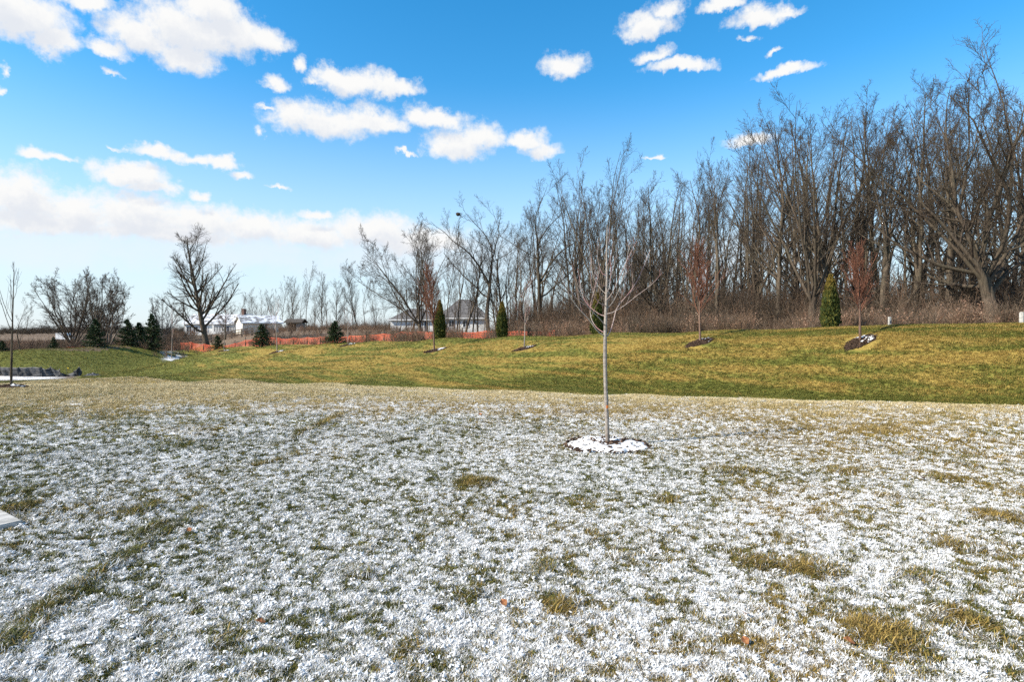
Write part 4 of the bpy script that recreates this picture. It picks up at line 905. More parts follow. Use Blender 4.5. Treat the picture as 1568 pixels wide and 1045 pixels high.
for i, (px, top, d, key) in enumerate(row):
    edge_tree(key, px, top, d, rowl.get(i, 'slim bare tree in the row behind the ranch house and shed'), i * 1.7, .9, 'bare_tree', RG)
edge_tree('lone', 317, 350, 73, 'lone tall tree with leaning trunk left of the ranch house', .15, 1.0)
edge_tree('spread', 112, 410, 88, 'left of the twin broad bare trees behind the left berm', .5, 1.05)
edge_tree('spread', 152, 407, 92, 'right of the twin broad bare trees behind the left berm', 2.9, .9)
VAR['shrubtree'] = None
variant('shrubtree', seed=71, H=6, r0=.16, fork=.06, leaders=8, lang=20, limbs=40, lim_ang=30, lim_ratio=.3, up=.08, wander=.08, n2=7, n3=5, n4=0, rmin=.010, bark='bark_grey', lsway=.05)
edge_tree('shrubtree', 164, 440, 72, 'dense twiggy multi-stemmed small tree between two left spruces', 1.0, 1.15)
edge_tree('thin2', 33, 455, 60, 'small sparse bare tree right of the leftmost young tree', 1.0, 1.3)
edge_tree('shrubtree', 250, 455, 92, 'low twiggy tree between the largest spruce and the lone tall tree', 3.0, 1.0)
edge_tree('thin1', 283, 452, 96, 'thin tree just left of the lone tall tree\'s trunk', 2.0, 1.0)
edge_tree('f3', 345, 452, 84, 'bushy tree close to the right of the lone tall tree', 2.6, 1.1)
# trees deeper in the wood
keys = ['i1', 'i2', 'i3', 'i4', 'thin1', 'thin2', 'i2', 'i4']; placed = []; rw = np.random.default_rng(77); n_in = 0
for _ in range(4000):
    if n_in >= 130: break
    t_ = 54 + 42 * rw.random() ** 1.2; s2 = rw.uniform(-68, 8); x, y = (s2 + t_) / 1.4142, (t_ - s2) / 1.4142; u = x / y
    if u < -.16 or u > .98 or (u < .02 and y > 135): continue
    if any((x - a) ** 2 + (y - b) ** 2 < 4.5 for a, b in placed): continue
    placed.append((x, y)); kk = keys[rw.integers(len(keys))]; z = land1(x, y)
    px = 784 + u * F; toplim = np.interp(px, [640, 700, 745, 800, 850, 920, 960, 1050, 1100, 1215, 1350, 1450, 1568], [378, 350, 330, 322, 285, 255, 285, 255, 228, 172, 150, 118, 75])
    ytop = toplim + 120 * rw.random() ** 1.3; h = CAMZ + (505 - ytop) / F * y - z
    plant_tree('bare_tree', 'one of the crowded bare trees deeper in the wood', 'tree', kk, (x, y, z - .05), max(7, h), rw.random() * 6.28, 'trees deep in the wood', rw.uniform(.8, 1.1)); n_in += 1

# ------------------------------------------------------------------ brush, weeds and far woods (uncountable)
def shrub(seed, H, k, spread, mt, n2=6, n3=4, rm=.004, r0=.012):
    r = np.random.default_rng(seed); a = r.random(k) * 6.283; S = np.stack([np.cos(a) * .25 * r.random(k), np.sin(a) * .25 * r.random(k), np.full(k, -.05)], 1)
    Dn = np.stack([np.cos(a) * spread * r.random(k), np.sin(a) * spread * r.random(k), np.ones(k)], 1); L = H * r.uniform(.6, 1.1, k)
    c0 = np.full(k, r0); p = grow(S, Dn, L, c0, c0 * .3, 6, .12, .02, r); q = children(p[0], p[1], L, n2, .2, 1, 38, 12, .38, 4, .14, .03, rm, r)
    lv = [(p[0], p[1], 4), (q[0], q[1], 3)]
    if n3: q3 = children(*q, n3, .2, 1, 38, 12, .5, 3, .15, .02, rm * .8, r); lv.append((q3[0], q3[1], 3))
    return mesh_np('shrub', *tubes(lv), True)
def weed(seed, H):                                      # dead stalks with fluffy seed heads
    r = np.random.default_rng(seed); k = 16; a = r.random(k) * 6.283; S = np.stack([np.cos(a) * .2 * r.random(k), np.sin(a) * .2 * r.random(k), np.full(k, -.05)], 1)
    Dn = np.stack([np.cos(a) * .25, np.sin(a) * .25, np.ones(k)], 1); L = H * r.uniform(.6, 1.1, k); p = grow(S, Dn, L, np.full(k, .006), np.full(k, .003), 5, .08, .0, r)
    V, Fq = tubes([(p[0], p[1], 3)]); m = 14; tt = r.uniform(.62, 1.05, (k, m)); base = S[:, None] * (1 - tt[..., None]) + p[0][:, -1][:, None] * tt[..., None]
    d = unit(r.normal(0, 1, (k, m, 3)) + np.array([0, 0, .5])); L2 = r.uniform(.04, .10, (k, m, 1)); sd = unit(np.cross(d, r.normal(0, 1, d.shape))) * L2 * .3
    W_ = np.stack([base, base + d * L2 * .6 + sd, base + d * L2, base + d * L2 * .6 - sd], 2).reshape(-1, 3); q = np.arange(k * m)[:, None] * 4 + np.array([[0, 1, 2, 3]]) + len(V)
    return mesh_np('weed', np.concatenate([V, W_]), [Fq[0], q])
BR = source_collection('brush_source', [shrub(201, 2.2, 12, .55, None), shrub(202, 1.7, 14, .7, None), shrub(203, 2.8, 9, .4, None), shrub(204, 1.3, 16, .8, None), weed(205, 1.2), weed(206, 1.5), shrub(207, 2.8, 6, .35, None, 8, 4, .004, .016), shrub(208, 3.2, 4, .25, None, 10, 5, .004, .018)], [M['brush']] * 4 + [M['weed']] * 2 + [M['twig']] * 2)
def band(n, t0, t1, s0, s1, r, p=1.0):
    t_ = t0 + (t1 - t0) * r.random(n) ** p; s2 = r.uniform(s0, s1, n); return (s2 + t_) / 1.4142, (t_ - s2) / 1.4142
rb = np.random.default_rng(9)
def brush(name, label, x, y, idx, s, tilt=.12):
    n = len(x); z = land(x, y); return tag(scatter(name, label, np.stack([x, y, z], 1), zrot(n, tilt, rb), s3(s), idx, BR), cat='brush')
x, y = band(900, 39, 52, -40, 12, rb); k = (np.abs(x) < y * 1.0) & (x / y > -.02) & (fbm(x * .35, y * .35, 97, 3) > .42); x, y = x[k], y[k]
brush('brush_thicket', 'tangled reddish-brown brush along the foot of the wood', x, y, rb.choice([0, 1, 2, 3, 3, 4, 6], len(x)), .3 + .85 * rb.random(len(x)) ** 2)
x, y = band(1600, 51, 84, -54, 8, rb, 1.2); k = (x / y < 1.0) & (x / y > -.14); x, y = x[k], y[k]
brush('undergrowth', 'dense leafless undergrowth between the trunks of the wood', x, y, rb.choice([0, 0, 2, 2, 6, 7, 6], len(x)), rb.uniform(1.0, 2.2, len(x)))
x, y = band(1700, 27, 36, -42, 12, rb, .8); k = (np.abs(x) < y * 1.0) & (x / y > -.33) & (fbm(x * .5, y * .5, 93, 3) > .44); x, y = x[k], y[k]
nf = 1500; t2 = rb.uniform(30.4, 35.2, nf); p2 = rb.uniform(575, 1620, nf); u2 = (p2 - 784) / F; kf = ((p2 > 600) | (rb.random(nf) < .3)) & (fbm(p2 * .045, t2 * .8, 91, 3) > .47 + .1 * rb.random(nf)); x2, y2 = (u2 * t2 / (1 + u2))[kf], (t2 / (1 + u2))[kf]
brush('crest_weeds', 'knee-high dead weeds fringing the berm crest in front of the orange fence', x2, y2, rb.choice([4, 5, 3, 1, 0], len(x2)), rb.uniform(.2, .72, len(x2)))
brush('dry_weeds', 'tan and pinkish dead weeds standing behind the berm crest', x, y, rb.choice([4, 5, 3, 1, 0, 2], len(x)), .25 + .75 * rb.random(len(x)) ** 1.8)
n = 900; x = rb.uniform(-62, -12, n); y = rb.uniform(62, 100, n); px_ = 784 + F * x / y; k = (px_ > 180) & (px_ < 640) & ((px_ < 300) | (x + y > 40)) & ~((px_ > 292) & (px_ < 400) & (y < 84)); x, y = x[k], y[k]
brush('scrub', 'low brown scrub round the ranch house yard', x, y, rb.integers(0, 6, len(x)), rb.uniform(.35, .8, len(x)))
n = 2600; y = rb.uniform(72, 170, n); px_ = rb.uniform(-60, 300, n); x = (px_ - 784) / F * y
nl = 420; pl = rb.uniform(-60, 290, nl); dl = rb.uniform(74, 100, nl)
brush('left_scrub', 'brown scrub standing right behind the left berm', (pl - 784) / F * dl, dl, rb.choice([0, 1, 2, 3, 6], nl), rb.uniform(.6, 1.25, nl))
nf = 70; pf = rb.uniform(285, 570, nf); df = np.interp(pf, [276, 330, 392, 470, 560], [74, 69, 63, 56, 48]) - rb.uniform(.5, 2.5, nf); xf = (pf - 784) / F * df
brush('fence_scrub', 'scattered stalks and twiggy scrub along the orange fence', xf, df, rb.choice([3, 4, 5, 1], nf), rb.uniform(.4, .9, nf))
n = 2600; y = rb.uniform(72, 170, n); px_ = rb.uniform(-60, 300, n); x = (px_ - 784) / F * y
brush('field_weeds', 'brown weedy field beyond the left berm', x, y, rb.integers(3, 6, n), rb.uniform(.5, 1.0, n))
n = 1500; y = rb.uniform(116, 165, n); px_ = rb.uniform(290, 720, n); x = (px_ - 784) / F * y
brush('far_scrub', 'brown hedge of scrub behind the ranch house and the shed', x, y, rb.choice([0, 1, 2, 6, 7], n), rb.uniform(.7, 1.5, n))
FW = source_collection('far_tree_source', [VAR['thin2'][1], VAR['f4'][1], VAR['spread'][1], VAR['shrubtree'][1]], [M['twig']] * 4)
n = 700; y = rb.uniform(330, 520, n); px_ = rb.uniform(-80, 640, n); x = (px_ - 784) / F * y; h = rb.uniform(.28, .5, n); idx = rb.integers(0, 4, n); h = np.where(idx == 3, h * 2.4, np.where(idx == 2, h * 1.2, h))
tag(scatter('far_woods', 'low dark line of far woods on the horizon', np.stack([x, y, np.full(n, -2.6)], 1), zrot(n, 0, rb), np.stack([h * 2.2, h * 2.2, h], 1), idx, FW), cat='woods')

# ------------------------------------------------------------------ buildings
def frame_at(px, d, zpx=None, rz=0.0):
    x, y = at(px, d); return x, y, land1(x, y)
def window(parent, x, z, w, h, y, mb_=None):
    wn = MB(); wn.box(x - w / 2, x + w / 2, y - .02, y + .03, z - h / 2, z + h / 2); o = wn.build('window', M['glass'], parent)
    f = MB(); t = .08
    f.box(x - w / 2 - t, x + w / 2 + t, y - .07, y - .022, z + h / 2, z + h / 2 + t); f.box(x - w / 2 - t, x + w / 2 + t, y - .07, y - .022, z - h / 2 - t, z - h / 2)
    f.box(x - w / 2 - t, x - w / 2, y - .069, y - .022, z - h / 2, z + h / 2); f.box(x + w / 2, x + w / 2 + t, y - .069, y - .022, z - h / 2, z + h / 2); f.box(x - .025, x + .025, y - .055, y - .022, z - h / 2, z + h / 2)
    f.build('frame', M['trim'], o); return o
def gable_block(parent, x0, x1, y0, y1, hw, hr, wall, roof, over=.35, axis='x', base=-.6):
    """walls with gables and a two-sided roof whose ridge runs along the axis"""
    mb = MB()
    if axis == 'x':
        ym = (y0 + y1) / 2
        mb.add([(x0, y0, base), (x1, y0, base), (x1, y1, base), (x0, y1, base), (x0, y0, hw), (x1, y0, hw), (x1, y1, hw), (x0, y1, hw), (x0, ym, hr), (x1, ym, hr)],
               [(0, 1, 5, 4), (2, 3, 7, 6), (1, 2, 6, 9, 5), (3, 0, 4, 8, 7)])
        mb.build('wall', wall, parent)
        k = (hr - hw) / (ym - y0); th = .14
        for s, ye in ((-1, y0 - over), (1, y1 + over)):
            ze = hw - k * over; r_ = MB(); a, b = x0 - over, x1 + over
            r_.add([(a, ye, ze), (b, ye, ze), (b, ym, hr), (a, ym, hr), (a, ye, ze + th), (b, ye, ze + th), (b, ym, hr + th), (a, ym, hr + th)], [(0, 1, 2, 3), (4, 7, 6, 5), (0, 4, 5, 1), (0, 3, 7, 4), (1, 5, 6, 2), (2, 6, 7, 3)])
            ro = r_.build('roof', roof, parent)
            if s < 0:
                g = MB(); g.box(a, b, ye - .09, ye - .002, ze - .04, ze + .12); g.build('gutter', M['trim'], ro)
    return parent
def siding(parent, x0, x1, y, z0, z1, mt, step=.28):
    z = z0
    while z < z1 - .02:
        b = MB(); b.add([(x0, y - .008, z + step * .96), (x1, y - .008, z + step * .96), (x1, y - .03, z), (x0, y - .03, z)], [(0, 1, 2, 3)][::-1]); o = b.build('board', mt, parent); z += step
def ranch():
    x, y, z = frame_at(330, 109); e = thing('ranch_house', 'long white ranch house with snowy roof behind the lone tall tree', 'house', (x, y, z))
    s = 109 / F
    X = lambda px: (px - 330) * s
    gable_block(e, X(282), X(369), 0, 8, 2.35, 4.05, M['siding_white'], M['shingle_snow'])
    siding(e, X(282), X(330), 0, -.2, 2.2, M['siding_white'])
    # glazed porch on the front
    mb = MB(); mb.box(X(333), X(367), -1.8, .1, -.6, 2.1); mb.build('porch', M['siding_white'], e)
    r_ = MB(); r_.add([(X(332), -2.15, 2.12), (X(368), -2.15, 2.12), (X(368), .3, 2.75), (X(332), .3, 2.75), (X(332), -2.15, 2.24), (X(368), -2.15, 2.24), (X(368), .3, 2.87), (X(332), .3, 2.87)], [(0, 1, 2, 3), (4, 7, 6, 5), (0, 4, 5, 1), (0, 3, 7, 4), (1, 5, 6, 2), (2, 6, 7, 3)]); r_.build('porch_roof', M['shingle_snow'], e)
    for px in (336.5, 340.5, 344.5, 348.5, 352.5, 361, 364.5): window(e, X(px), 1.25, .30, 1.0, -1.8)
    d = MB(); d.box(X(357) - .5, X(357) + .5, -1.86, -1.79, -.3, 1.75); do = d.build('door', M['door'], e); h = MB(); h.box(X(357) + .33, X(357) + .4, -1.93, -1.861, .7, .8); h.build('handle', M['trim'], do)
    for px in (290, 300, 314): window(e, X(px), 1.2, .9, 1.0, -.03)
    c = MB(); c.box(X(357), X(361), 3.4, 4.4, 3.4, 5.1); c.box(X(356.7), X(361.3), 3.35, 4.45, 5.1, 5.25); c.build('chimney', M['brick'], e)
    # the wing, turned so that its gable faces the viewer's left
    w = thing('wing', None, None); w.parent = e; w.location = (X(368) + .2, -1.0, 0); w.rotation_euler = (0, 0, R(-28))
    return e
H1 = ranch()
def wing():
    x, y, z = frame_at(395, 106); e = thing('house_wing', 'grey-roofed cream wing at the right end of the ranch house', 'house', (x, y, z), R(36))
    # local x runs along the ridge
    gable_block(e, -3.2, 3.4, -3.0, 3.0, 1.9, 3.15, M['siding_cream'], M['shingle_snow'])
    window(e, 0.5, 1.2, 1.0, .9, -3.0); return e
for o in list(H1.children):
    if o.name.startswith('wing'): bpy.data.objects.remove(o)
wing()
def garage():
    x, y, z = frame_at(632, 96); s = 96 / F; e = thing('garage', 'white garage with grey hipped roof behind the bare trees left of centre', 'garage', (x, y, z)); X = lambda px: (px - 632) * s
    def hip(x0, x1, y0, y1, hw, hr, inset, nm):
        mb = MB(); mb.add([(x0, y0, -.6), (x1, y0, -.6), (x1, y1, -.6), (x0, y1, -.6), (x0, y0, hw), (x1, y0, hw), (x1, y1, hw), (x0, y1, hw)], [(0, 1, 5, 4), (1, 2, 6, 5), (2, 3, 7, 6), (3, 0, 4, 7)]); mb.build('wall', M['siding_white'], e)
        o_ = .4; ym = (y0 + y1) / 2; r_ = MB(); zz = hw - .12
        r_.add([(x0 - o_, y0 - o_, zz), (x1 + o_, y0 - o_, zz), (x1 + o_, y1 + o_, zz), (x0 - o_, y1 + o_, zz), (x0 + inset, ym, hr), (x1 - inset, ym, hr), ], [(0, 1, 5, 4), (1, 2, 5), (2, 3, 4, 5), (3, 0, 4), (0, 3, 2, 1)]); ro = r_.build('roof', M['shingle'], e)
        g = MB(); g.box(x0 - o_, x1 + o_, y0 - o_ - .08, y0 - o_ - .002, zz - .12, zz + .05); g.build('gutter', M['trim'], ro)
    hip(X(598), X(668), 0, 7, 2.0, 3.9, 2.6, 'a'); hip(X(668.5), X(746), 1.5, 10, 2.3, 5.6, 3.2, 'b')
    siding(e, X(598), X(668), 0, -.3, 1.85, M['siding_white'], .3)
    d = MB(); d.box(X(650), X(653.5), -.07, -.031, -.4, 1.75); d.build('door', M['door'], e)
    for px in (690, 712): window(e, X(px), 1.2, .9, 1.1, 1.5)
    return e
garage()
def shed():
    x, y, z = frame_at(453, 104); e = thing('shed', 'small grey open-fronted shed right of the ranch house', 'shed', (x, y, z + .1)); mb = MB()
    mb.box(-1.3, -.9, -1.2, 1.2, -.5, 1.35); mb.box(.5, 1.3, -1.2, 1.2, -.5, 1.35); mb.box(-.9, .5, 1.0, 1.2, -.5, 1.35); mb.build('wall', M['grey_wood'], e)
    r_ = MB(); r_.add([(-1.6, -1.6, 1.36), (1.7, -1.6, 1.36), (1.7, 0, 2.0), (-1.6, 0, 2.0), (1.7, 1.6, 1.36), (-1.6, 1.6, 1.36), (-1.6, -1.6, 1.48), (1.7, -1.6, 1.48), (1.7, 0, 2.12), (-1.6, 0, 2.12), (1.7, 1.6, 1.48), (-1.6, 1.6, 1.48)],
        [(0, 1, 2, 3), (3, 2, 4, 5), (6, 9, 8, 7), (9, 11, 10, 8), (0, 6, 7, 1), (4, 10, 11, 5), (0, 3, 9, 6), (3, 5, 11, 9), (1, 7, 8, 2), (2, 8, 10, 4)]); r_.build('roof', M['dark_wood'], e)
shed()

# ------------------------------------------------------------------ fences
def path_pts(pts, step):
    out = [pts[0]]
    for a, b in zip(pts[:-1], pts[1:]):
        L = math.dist(a, b); k = max(1, round(L / step))
        for i in range(1, k + 1): out.append((a[0] + (b[0] - a[0]) * i / k, a[1] + (b[1] - a[1]) * i / k))
    return out
def orange_fence(pts, label, seed):
    q = path_pts(pts, 2.6); r = random.Random(seed); x0, y0 = q[0]; z0 = land1(x0, y0); e = thing('safety_fence', label, 'fence', (x0, y0, z0))
    for i, (x, y) in enumerate(q):
        z = land1(x, y) - z0; p = MB(); tl = r.uniform(-.06, .06); M_ = Matrix.Translation((x - x0, y - y0, z)) @ Matrix.Rotation(tl, 4, 'Y')
        p.box(-.035, .035, .02, .075, -.3, 1.3, M_); p.build('post', M['dark_wood'], e)
    for (ax, ay), (bx, by) in zip(q[:-1], q[1:]):
        L = math.dist((ax, ay), (bx, by)); za, zb = land1(ax, ay) - z0, land1(bx, by) - z0; nh, nv = 9, int(L / .14); ta, tb = r.uniform(.92, 1.02), r.uniform(.92, 1.02); sag = r.uniform(.03, .12); V, Fc = [], []
        def pt(u, v):
            top = ta + (tb - ta) * u - sag * 4 * u * (1 - u); bul = .06 * math.sin(u * 9 + seed) * (1 - abs(2 * v - 1))
            return (ax - x0 + (bx - ax) * u + bul, ay - y0 + (by - ay) * u - .01 + bul, za + (zb - za) * u + .04 + (top - .04) * v)
        for j in range(nh):
            v = j / (nh - 1) * .965; w = .055 if j in (0, nh - 1) else .034
            for i in range(8):
                b = len(V); V += [pt(i / 8, v), pt((i + 1) / 8, v), pt((i + 1) / 8, v + w), pt(i / 8, v + w)]; Fc.append((b, b + 1, b + 2, b + 3))
        for i in range(nv + 1):
            u0 = i / nv * .985; u1 = u0 + .034 / L
            for j in range(4):
                b = len(V); V += [pt(u0, j / 4), pt(u1, j / 4), pt(u1, (j + 1) / 4), pt(u0, (j + 1) / 4)]; Fc.append((b, b + 1, b + 2, b + 3))
        me = bpy.data.meshes.new('mesh_panel'); me.from_pydata([(a, b_ - .006 * (k_ % 2), c) for k_, (a, b_, c) in enumerate(V)], [], Fc); link('mesh_panel', me, M['orange'], e)
def wp(px, d): return at(px, d)
orange_fence([wp(276, 74), wp(330, 69), wp(392, 63), wp(470, 56), wp(560, 48)], 'orange plastic safety fence running behind the berm before the ranch house', 1)
orange_fence([wp(564, 47.6), wp(640, 43), wp(745, 38), wp(850, 34.2)], 'orange safety fence half hidden in weeds before the white garage', 2)
orange_fence([wp(46, 62), wp(82, 64), wp(130, 68), wp(190, 74)], 'strip of orange safety fence barely showing over the left berm', 3)
def board_fence():
    q = path_pts([wp(276, 92), wp(340, 88), wp(402, 84)], 2.4); x0, y0 = q[0]; z0 = land1(x0, y0); e = thing('board_fence', 'dark three-rail board fence in front of the ranch house', 'fence', (x0, y0, z0))
    for (x, y) in q: p = MB(); z = land1(x, y) - z0; p.box(x - x0 - .07, x - x0 + .07, y - y0 - .07, y - y0 + .07, z - .3, z + 1.25); p.build('post', M['dark_wood'], e)
    for (ax, ay), (bx, by) in zip(q[:-1], q[1:]):
        za, zb = land1(ax, ay) - z0, land1(bx, by) - z0
        for h in (.35, .72, 1.08):
            p = MB(); V = []
            for (x, y, z) in ((ax, ay, za), (bx, by, zb)):
                V += [(x - x0, y - y0 - .10, z + h), (x - x0, y - y0 - .072, z + h), (x - x0, y - y0 - .072, z + h + .14), (x - x0, y - y0 - .10, z + h + .14)]
            p.add(V, [(0, 4, 5, 1), (1, 5, 6, 2), (2, 6, 7, 3), (3, 7, 4, 0), (0, 1, 2, 3), (7, 6, 5, 4)]); p.build('rail', M['dark_wood'], e)
board_fence()
def silt_fence():
    e0 = hit(20, 574.5); d = 41.0; x0, y0 = at(0, d); z0 = land1(x0, y0)
    e = thing('silt_fence', 'black silt fence sagging and torn at the yard\'s left edge', 'fence', (x0, y0, z0))
    # top and bottom of the fabric along it, photo pixels
    top = [(-40, 563), (0, 562.5), (14, 563), (30, 563.5), (47, 562.5), (63, 563), (70, 567), (77, 562), (83, 566), (91, 568), (96, 572.5), (104, 574.5), (112, 570), (118, 565.5), (121, 563), (124, 569)]
    def wpt(px, py, dd): v = P(px, py, dd); return Vector((v[0] - x0, v[1] - y0, v[2] - z0))
    rr = random.Random(4); secs = [(0, 1), (1, 3), (3, 5), (5, 9), (9, 15)]; dep = lambda i: d + .07 * math.sin(i * 1.9) + .02 * i
    for a, b in secs:
        V, Fc = [], []; ctrl = top[a:b + 1]; n = (len(ctrl) - 1) * 5; m = 6
        for i in range(n + 1):
            t = i / 5; k = min(int(t), len(ctrl) - 2); f = t - k; px = ctrl[k][0] * (1 - f) + ctrl[k + 1][0] * f; py = ctrl[k][1] * (1 - f) + ctrl[k + 1][1] * f; dd = dep(a + k) * (1 - f) + dep(a + k + 1) * f
            tp = wpt(px, py, dd); bx, by = at(px, dd); zb = land1(bx, by) - z0 - .04; zt = max(tp.z, zb + .10)
            for j in range(m + 1):
                v = j / m; V.append((tp.x + .05 * math.sin(px * .9 + v * 3), tp.y + .10 * math.sin(px * .55 + v * 4.0) * (1 - v * .4), zb + (zt - zb) * v))
        for i in range(n):
            for j in range(m): q = i * (m + 1) + j; Fc.append((q, q + m + 1, q + m + 2, q + 1))
        me = bpy.data.meshes.new('fabric'); me.from_pydata(V, [], Fc); o = link('fabric', me, M['silt'], e); sm = o.modifiers.new('thick', 'SOLIDIFY'); sm.thickness = .012
        for p in me.polygons: p.use_smooth = True
    for i in (1, 3, 5, 7, 9, 14):
        px, py = top[i]; dd = dep(i) + .06; bx, by = at(px, dd); zb = land1(bx, by) - z0; tp = wpt(px, py - (3.2 if i == 9 else 1.2), dd)
        s_ = MB(); s_.box(tp.x - .022, tp.x + .022, tp.y - .01, tp.y + .035, zb - .3, tp.z); s_.build('stake', M['grey_wood'], e)
silt_fence()
def heap():                                             # crumpled end of the torn fabric
    x, y = at(141, 41.0); z = land1(x, y); bm = bmesh.new(); bmesh.ops.create_grid(bm, x_segments=26, y_segments=12, size=1.0); r = random.Random(2)
    for v in bm.verts:
        a, b = v.co.x, v.co.y; k = max(0, 1 - a * a) * max(0, 1 - b * b); v.co = Vector((a * .52, b * .3, .0 + k * (.10 + .13 * abs(math.sin(a * 5 + 1) * math.cos(b * 4 + a * 3))) - .01))
    me = bpy.data.meshes.new('fabric_heap'); bm.to_mesh(me); bm.free(); o = link('fabric_heap', me, M['silt'], None, (x, y, z + .02)); sm = o.modifiers.new('t', 'SOLIDIFY'); sm.thickness = .015
    tag(o, 'crumpled heap of black fabric lying past the silt fence\'s torn end', 'fabric')
heap()
def marker_flag():
    x, y = at(101.5, 42.5); z = land1(x, y); e = thing('marker_flag', 'small yellow marker flag behind the torn silt fence', 'flag', (x, y, z)); a = MB(); a.box(-.006, .006, -.006, .006, -.1, .62); a.build('wire', M['grey_wood'], e)
    b = MB(); b.add([(.007, 0, .53), (.12, .02, .53), (.125, .02, .61), (.007, 0, .62), (.007, .012, .53), (.12, .032, .53), (.125, .032, .61), (.007, .012, .62)], [(0, 1, 2, 3), (7, 6, 5, 4), (0, 4, 5, 1), (2, 6, 7, 3), (1, 5, 6, 2), (0, 3, 7, 4)]); b.build('flag', M['yellow'], e)
marker_flag()
def marker_post(px, ytop, t_, w, label):
    u = (px - 784) / F; d = t_ / (1 + u); x, y = u * d, d; z = land1(x, y); v = pix_dir(px, ytop); h = CAMZ + v.z / v.y * d - z; e = thing('marker_post', label, 'post', (x, y, z), .1)
    bm = bmesh.new(); bmesh.ops.create_cube(bm, size=1.0); bmesh.ops.scale(bm, vec=(w, w * .7, h + .3), verts=bm.verts); bmesh.ops.translate(bm, vec=(0, 0, (h - .3) / 2), verts=bm.verts); bmesh.ops.bevel(bm, geom=bm.edges[:], offset=w * .12, segments=2, affect='EDGES'); me = bpy.data.meshes.new('post'); bm.to_mesh(me); bm.free(); link('post', me, M['post_white'], e)
    p = MB(); p.box(-w * .22, w * .22, -w * .35 - .008, -w * .35 + .002, h - .20, h - .12); p.build('plate', M['door'], e)
marker_post(1362, 485.5, 30.2, .085, 'short pale marker post with dark plate left of the big oak')
marker_post(1566, 478, 30.2, .16, 'thicker pale post at the picture\'s right edge behind the berm')

# ------------------------------------------------------------------ small things
def slab():
    c = gpt(31, 806); z = land1(*c); e1 = Vector((-.83, .55)).normalized(); e2 = Vector((-.55, -.83)).normalized(); bm = bmesh.new(); vs = []
    for zz in (-.12, .045):
        for a, b in ((0, 0), (1.3, 0), (1.3, 1.0), (0, 1.0)): q = e1 * a + e2 * b; vs.append(bm.verts.new((q.x, q.y, zz)))
    for f in ((3, 2, 1, 0), (4, 5, 6, 7), (0, 1, 5, 4), (1, 2, 6, 5), (2, 3, 7, 6), (3, 0, 4, 7)): bm.faces.new([vs[i] for i in f])
    bmesh.ops.recalc_face_normals(bm, faces=bm.faces); bmesh.ops.bevel(bm, geom=bm.edges[:], offset=.012, segments=2, affect='EDGES'); me = bpy.data.meshes.new('concrete_slab'); bm.to_mesh(me); bm.free()
    tag(link('concrete_slab', me, M['concrete'], None, (c[0], c[1], z)), 'pale concrete slab corner in the snowy grass at the left edge', 'slab')
slab()
def leaf(px, py, rz, label, s):
    x, y = gpt(px, py); z = land1(x, y); out = [(0, -.5), (.22, -.32), (.40, -.05), (.30, .18), (.12, .38), (0, .5), (-.14, .34), (-.33, .16), (-.38, -.08), (-.2, -.34)]
    V = [(a * s, b * s, .25 * s * (abs(a) * 1.4 + .3 * math.sin(5 * b))) for a, b in out] + [(0, -.15 * s, 0), (0, .2 * s, .02 * s)]; Fc = []
    n = len(out)
    for i in range(n): Fc.append((i, (i + 1) % n, 10 if (out[i][1] + out[(i + 1) % n][1]) < 0 else 11))
    Fc += [(2, 11, 10), (8, 10, 11)]; V2 = [(a, b, c + .0015) for a, b, c in V]
    me = bpy.data.meshes.new('fallen_leaf'); me.from_pydata(V, [], Fc); o = link('fallen_leaf', me, M['leaf_dry'], None, (x, y, z + .035)); o.rotation_euler = (.25, -.15, rz); sm = o.modifiers.new('t', 'SOLIDIFY'); sm.thickness = .0012
    tag(o, label, 'leaf', 'fallen leaves on the lawn')
leaf(771, 936, .6, 'reddish fallen leaf in the middle foreground below the young maple', .055)
leaf(395, 967, 1.9, 'brown fallen leaf in the lower left foreground', .055)
leaf(1145, 956, 2.7, 'small red fallen leaf low in the right foreground', .05); leaf(1145, 996, .2, 'rusty fallen leaf nearest the viewer, right of centre', .05)
leaf(1306, 1003, 1.2, 'dark brown fallen leaf beside the bottom-right straw tuft', .06); leaf(1415, 738, 2.2, 'orange-brown fallen leaf among the snow at mid right', .075); leaf(286, 818, .9, 'tiny orange fallen leaf in the left foreground snow', .05); leaf(735, 640, .4, 'brown fallen leaf on the straw grass left of the maple', .08)
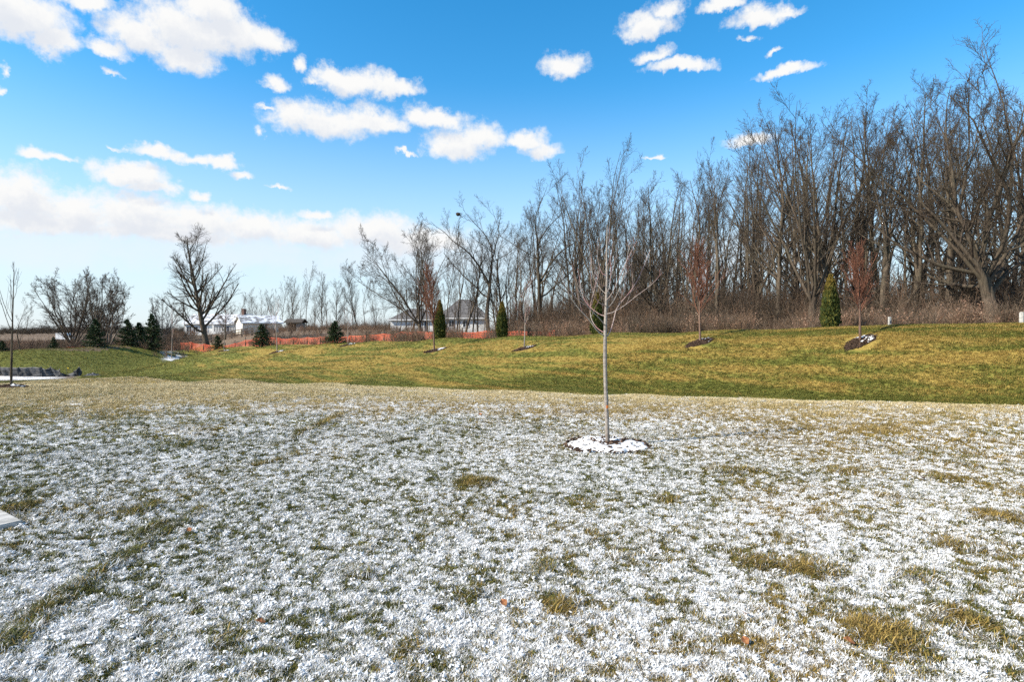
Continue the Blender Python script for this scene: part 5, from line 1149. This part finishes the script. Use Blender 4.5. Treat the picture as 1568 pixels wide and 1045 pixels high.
def nest():
    best = None
    for o in bpy.data.objects:                           # the limb that passes nearest to where the nest shows
        if o.name.startswith('trunk') and o.parent and o.parent.get('label', '').startswith('open Y-forked'):
            p_ = o.parent; Mt = Matrix.LocRotScale(p_.location, p_.rotation_euler, p_.scale); co = np.empty(len(o.data.vertices) * 3, np.float32); o.data.vertices.foreach_get('co', co)
            for c_ in co.reshape(-1, 3)[::3]:
                w_ = Mt @ Vector(c_); q_ = topix(*w_); d_ = (q_[0] - 699) ** 2 + (q_[1] - 322) ** 2
                if best is None or d_ < best[0]: best = (d_, w_)
    v = best[1]; bm = bmesh.new(); bmesh.ops.create_icosphere(bm, subdivisions=3, radius=.30); r = random.Random(3)
    for vv in bm.verts: vv.co = vv.co * (1 + r.uniform(-.2, .25)); vv.co.z *= .8
    me = bpy.data.meshes.new('squirrel_nest'); bm.to_mesh(me); bm.free(); tag(link('squirrel_nest', me, M['nest'], None, v), 'dark leafy squirrel nest high on the left limb of the Y-forked tree', 'nest')
nest()
def truck():
    x, y = at(99, 190); z = land1(x, y); e = thing('box_truck', 'tiny white truck far off beyond the left berm', 'truck', (x, y, z)); a = MB(); a.box(-2.2, 1.1, -1.1, 1.1, .75, 2.9); a.build('cargo_box', M['paint_white'], e); c = MB(); c.add([(1.15, -1, .6), (2.7, -1, .6), (2.7, -1, 1.4), (2.2, -1, 2.1), (1.15, -1, 2.1), (1.15, 1, .6), (2.7, 1, .6), (2.7, 1, 1.4), (2.2, 1, 2.1), (1.15, 1, 2.1)], [(0, 1, 2, 3, 4), (9, 8, 7, 6, 5), (0, 5, 6, 1), (1, 6, 7, 2), (2, 7, 8, 3), (3, 8, 9, 4), (4, 9, 5, 0)]); c.build('cab', M['paint_white'], e)
    w = MB(); w.add([(2.28, -.9, 2.03), (2.67, -.9, 1.48), (2.67, .9, 1.48), (2.28, .9, 2.03)], [(0, 1, 2, 3)]); 
    w.v = [(a_ + .03, b_, c_ + .03) for a_, b_, c_ in w.v]; w.build('windscreen', M['glass'], e)
    for wx in (-1.4, 1.8):
        for wy in (-1, 1):
            bm = bmesh.new(); bmesh.ops.create_cone(bm, cap_ends=True, segments=16, radius1=.42, radius2=.42, depth=.26, matrix=Matrix.Translation((wx, wy * .95, .42)) @ Matrix.Rotation(math.pi / 2, 4, 'X')); me = bpy.data.meshes.new('wheel'); bm.to_mesh(me); bm.free(); link('wheel', me, M['rubber'], e)
truck()
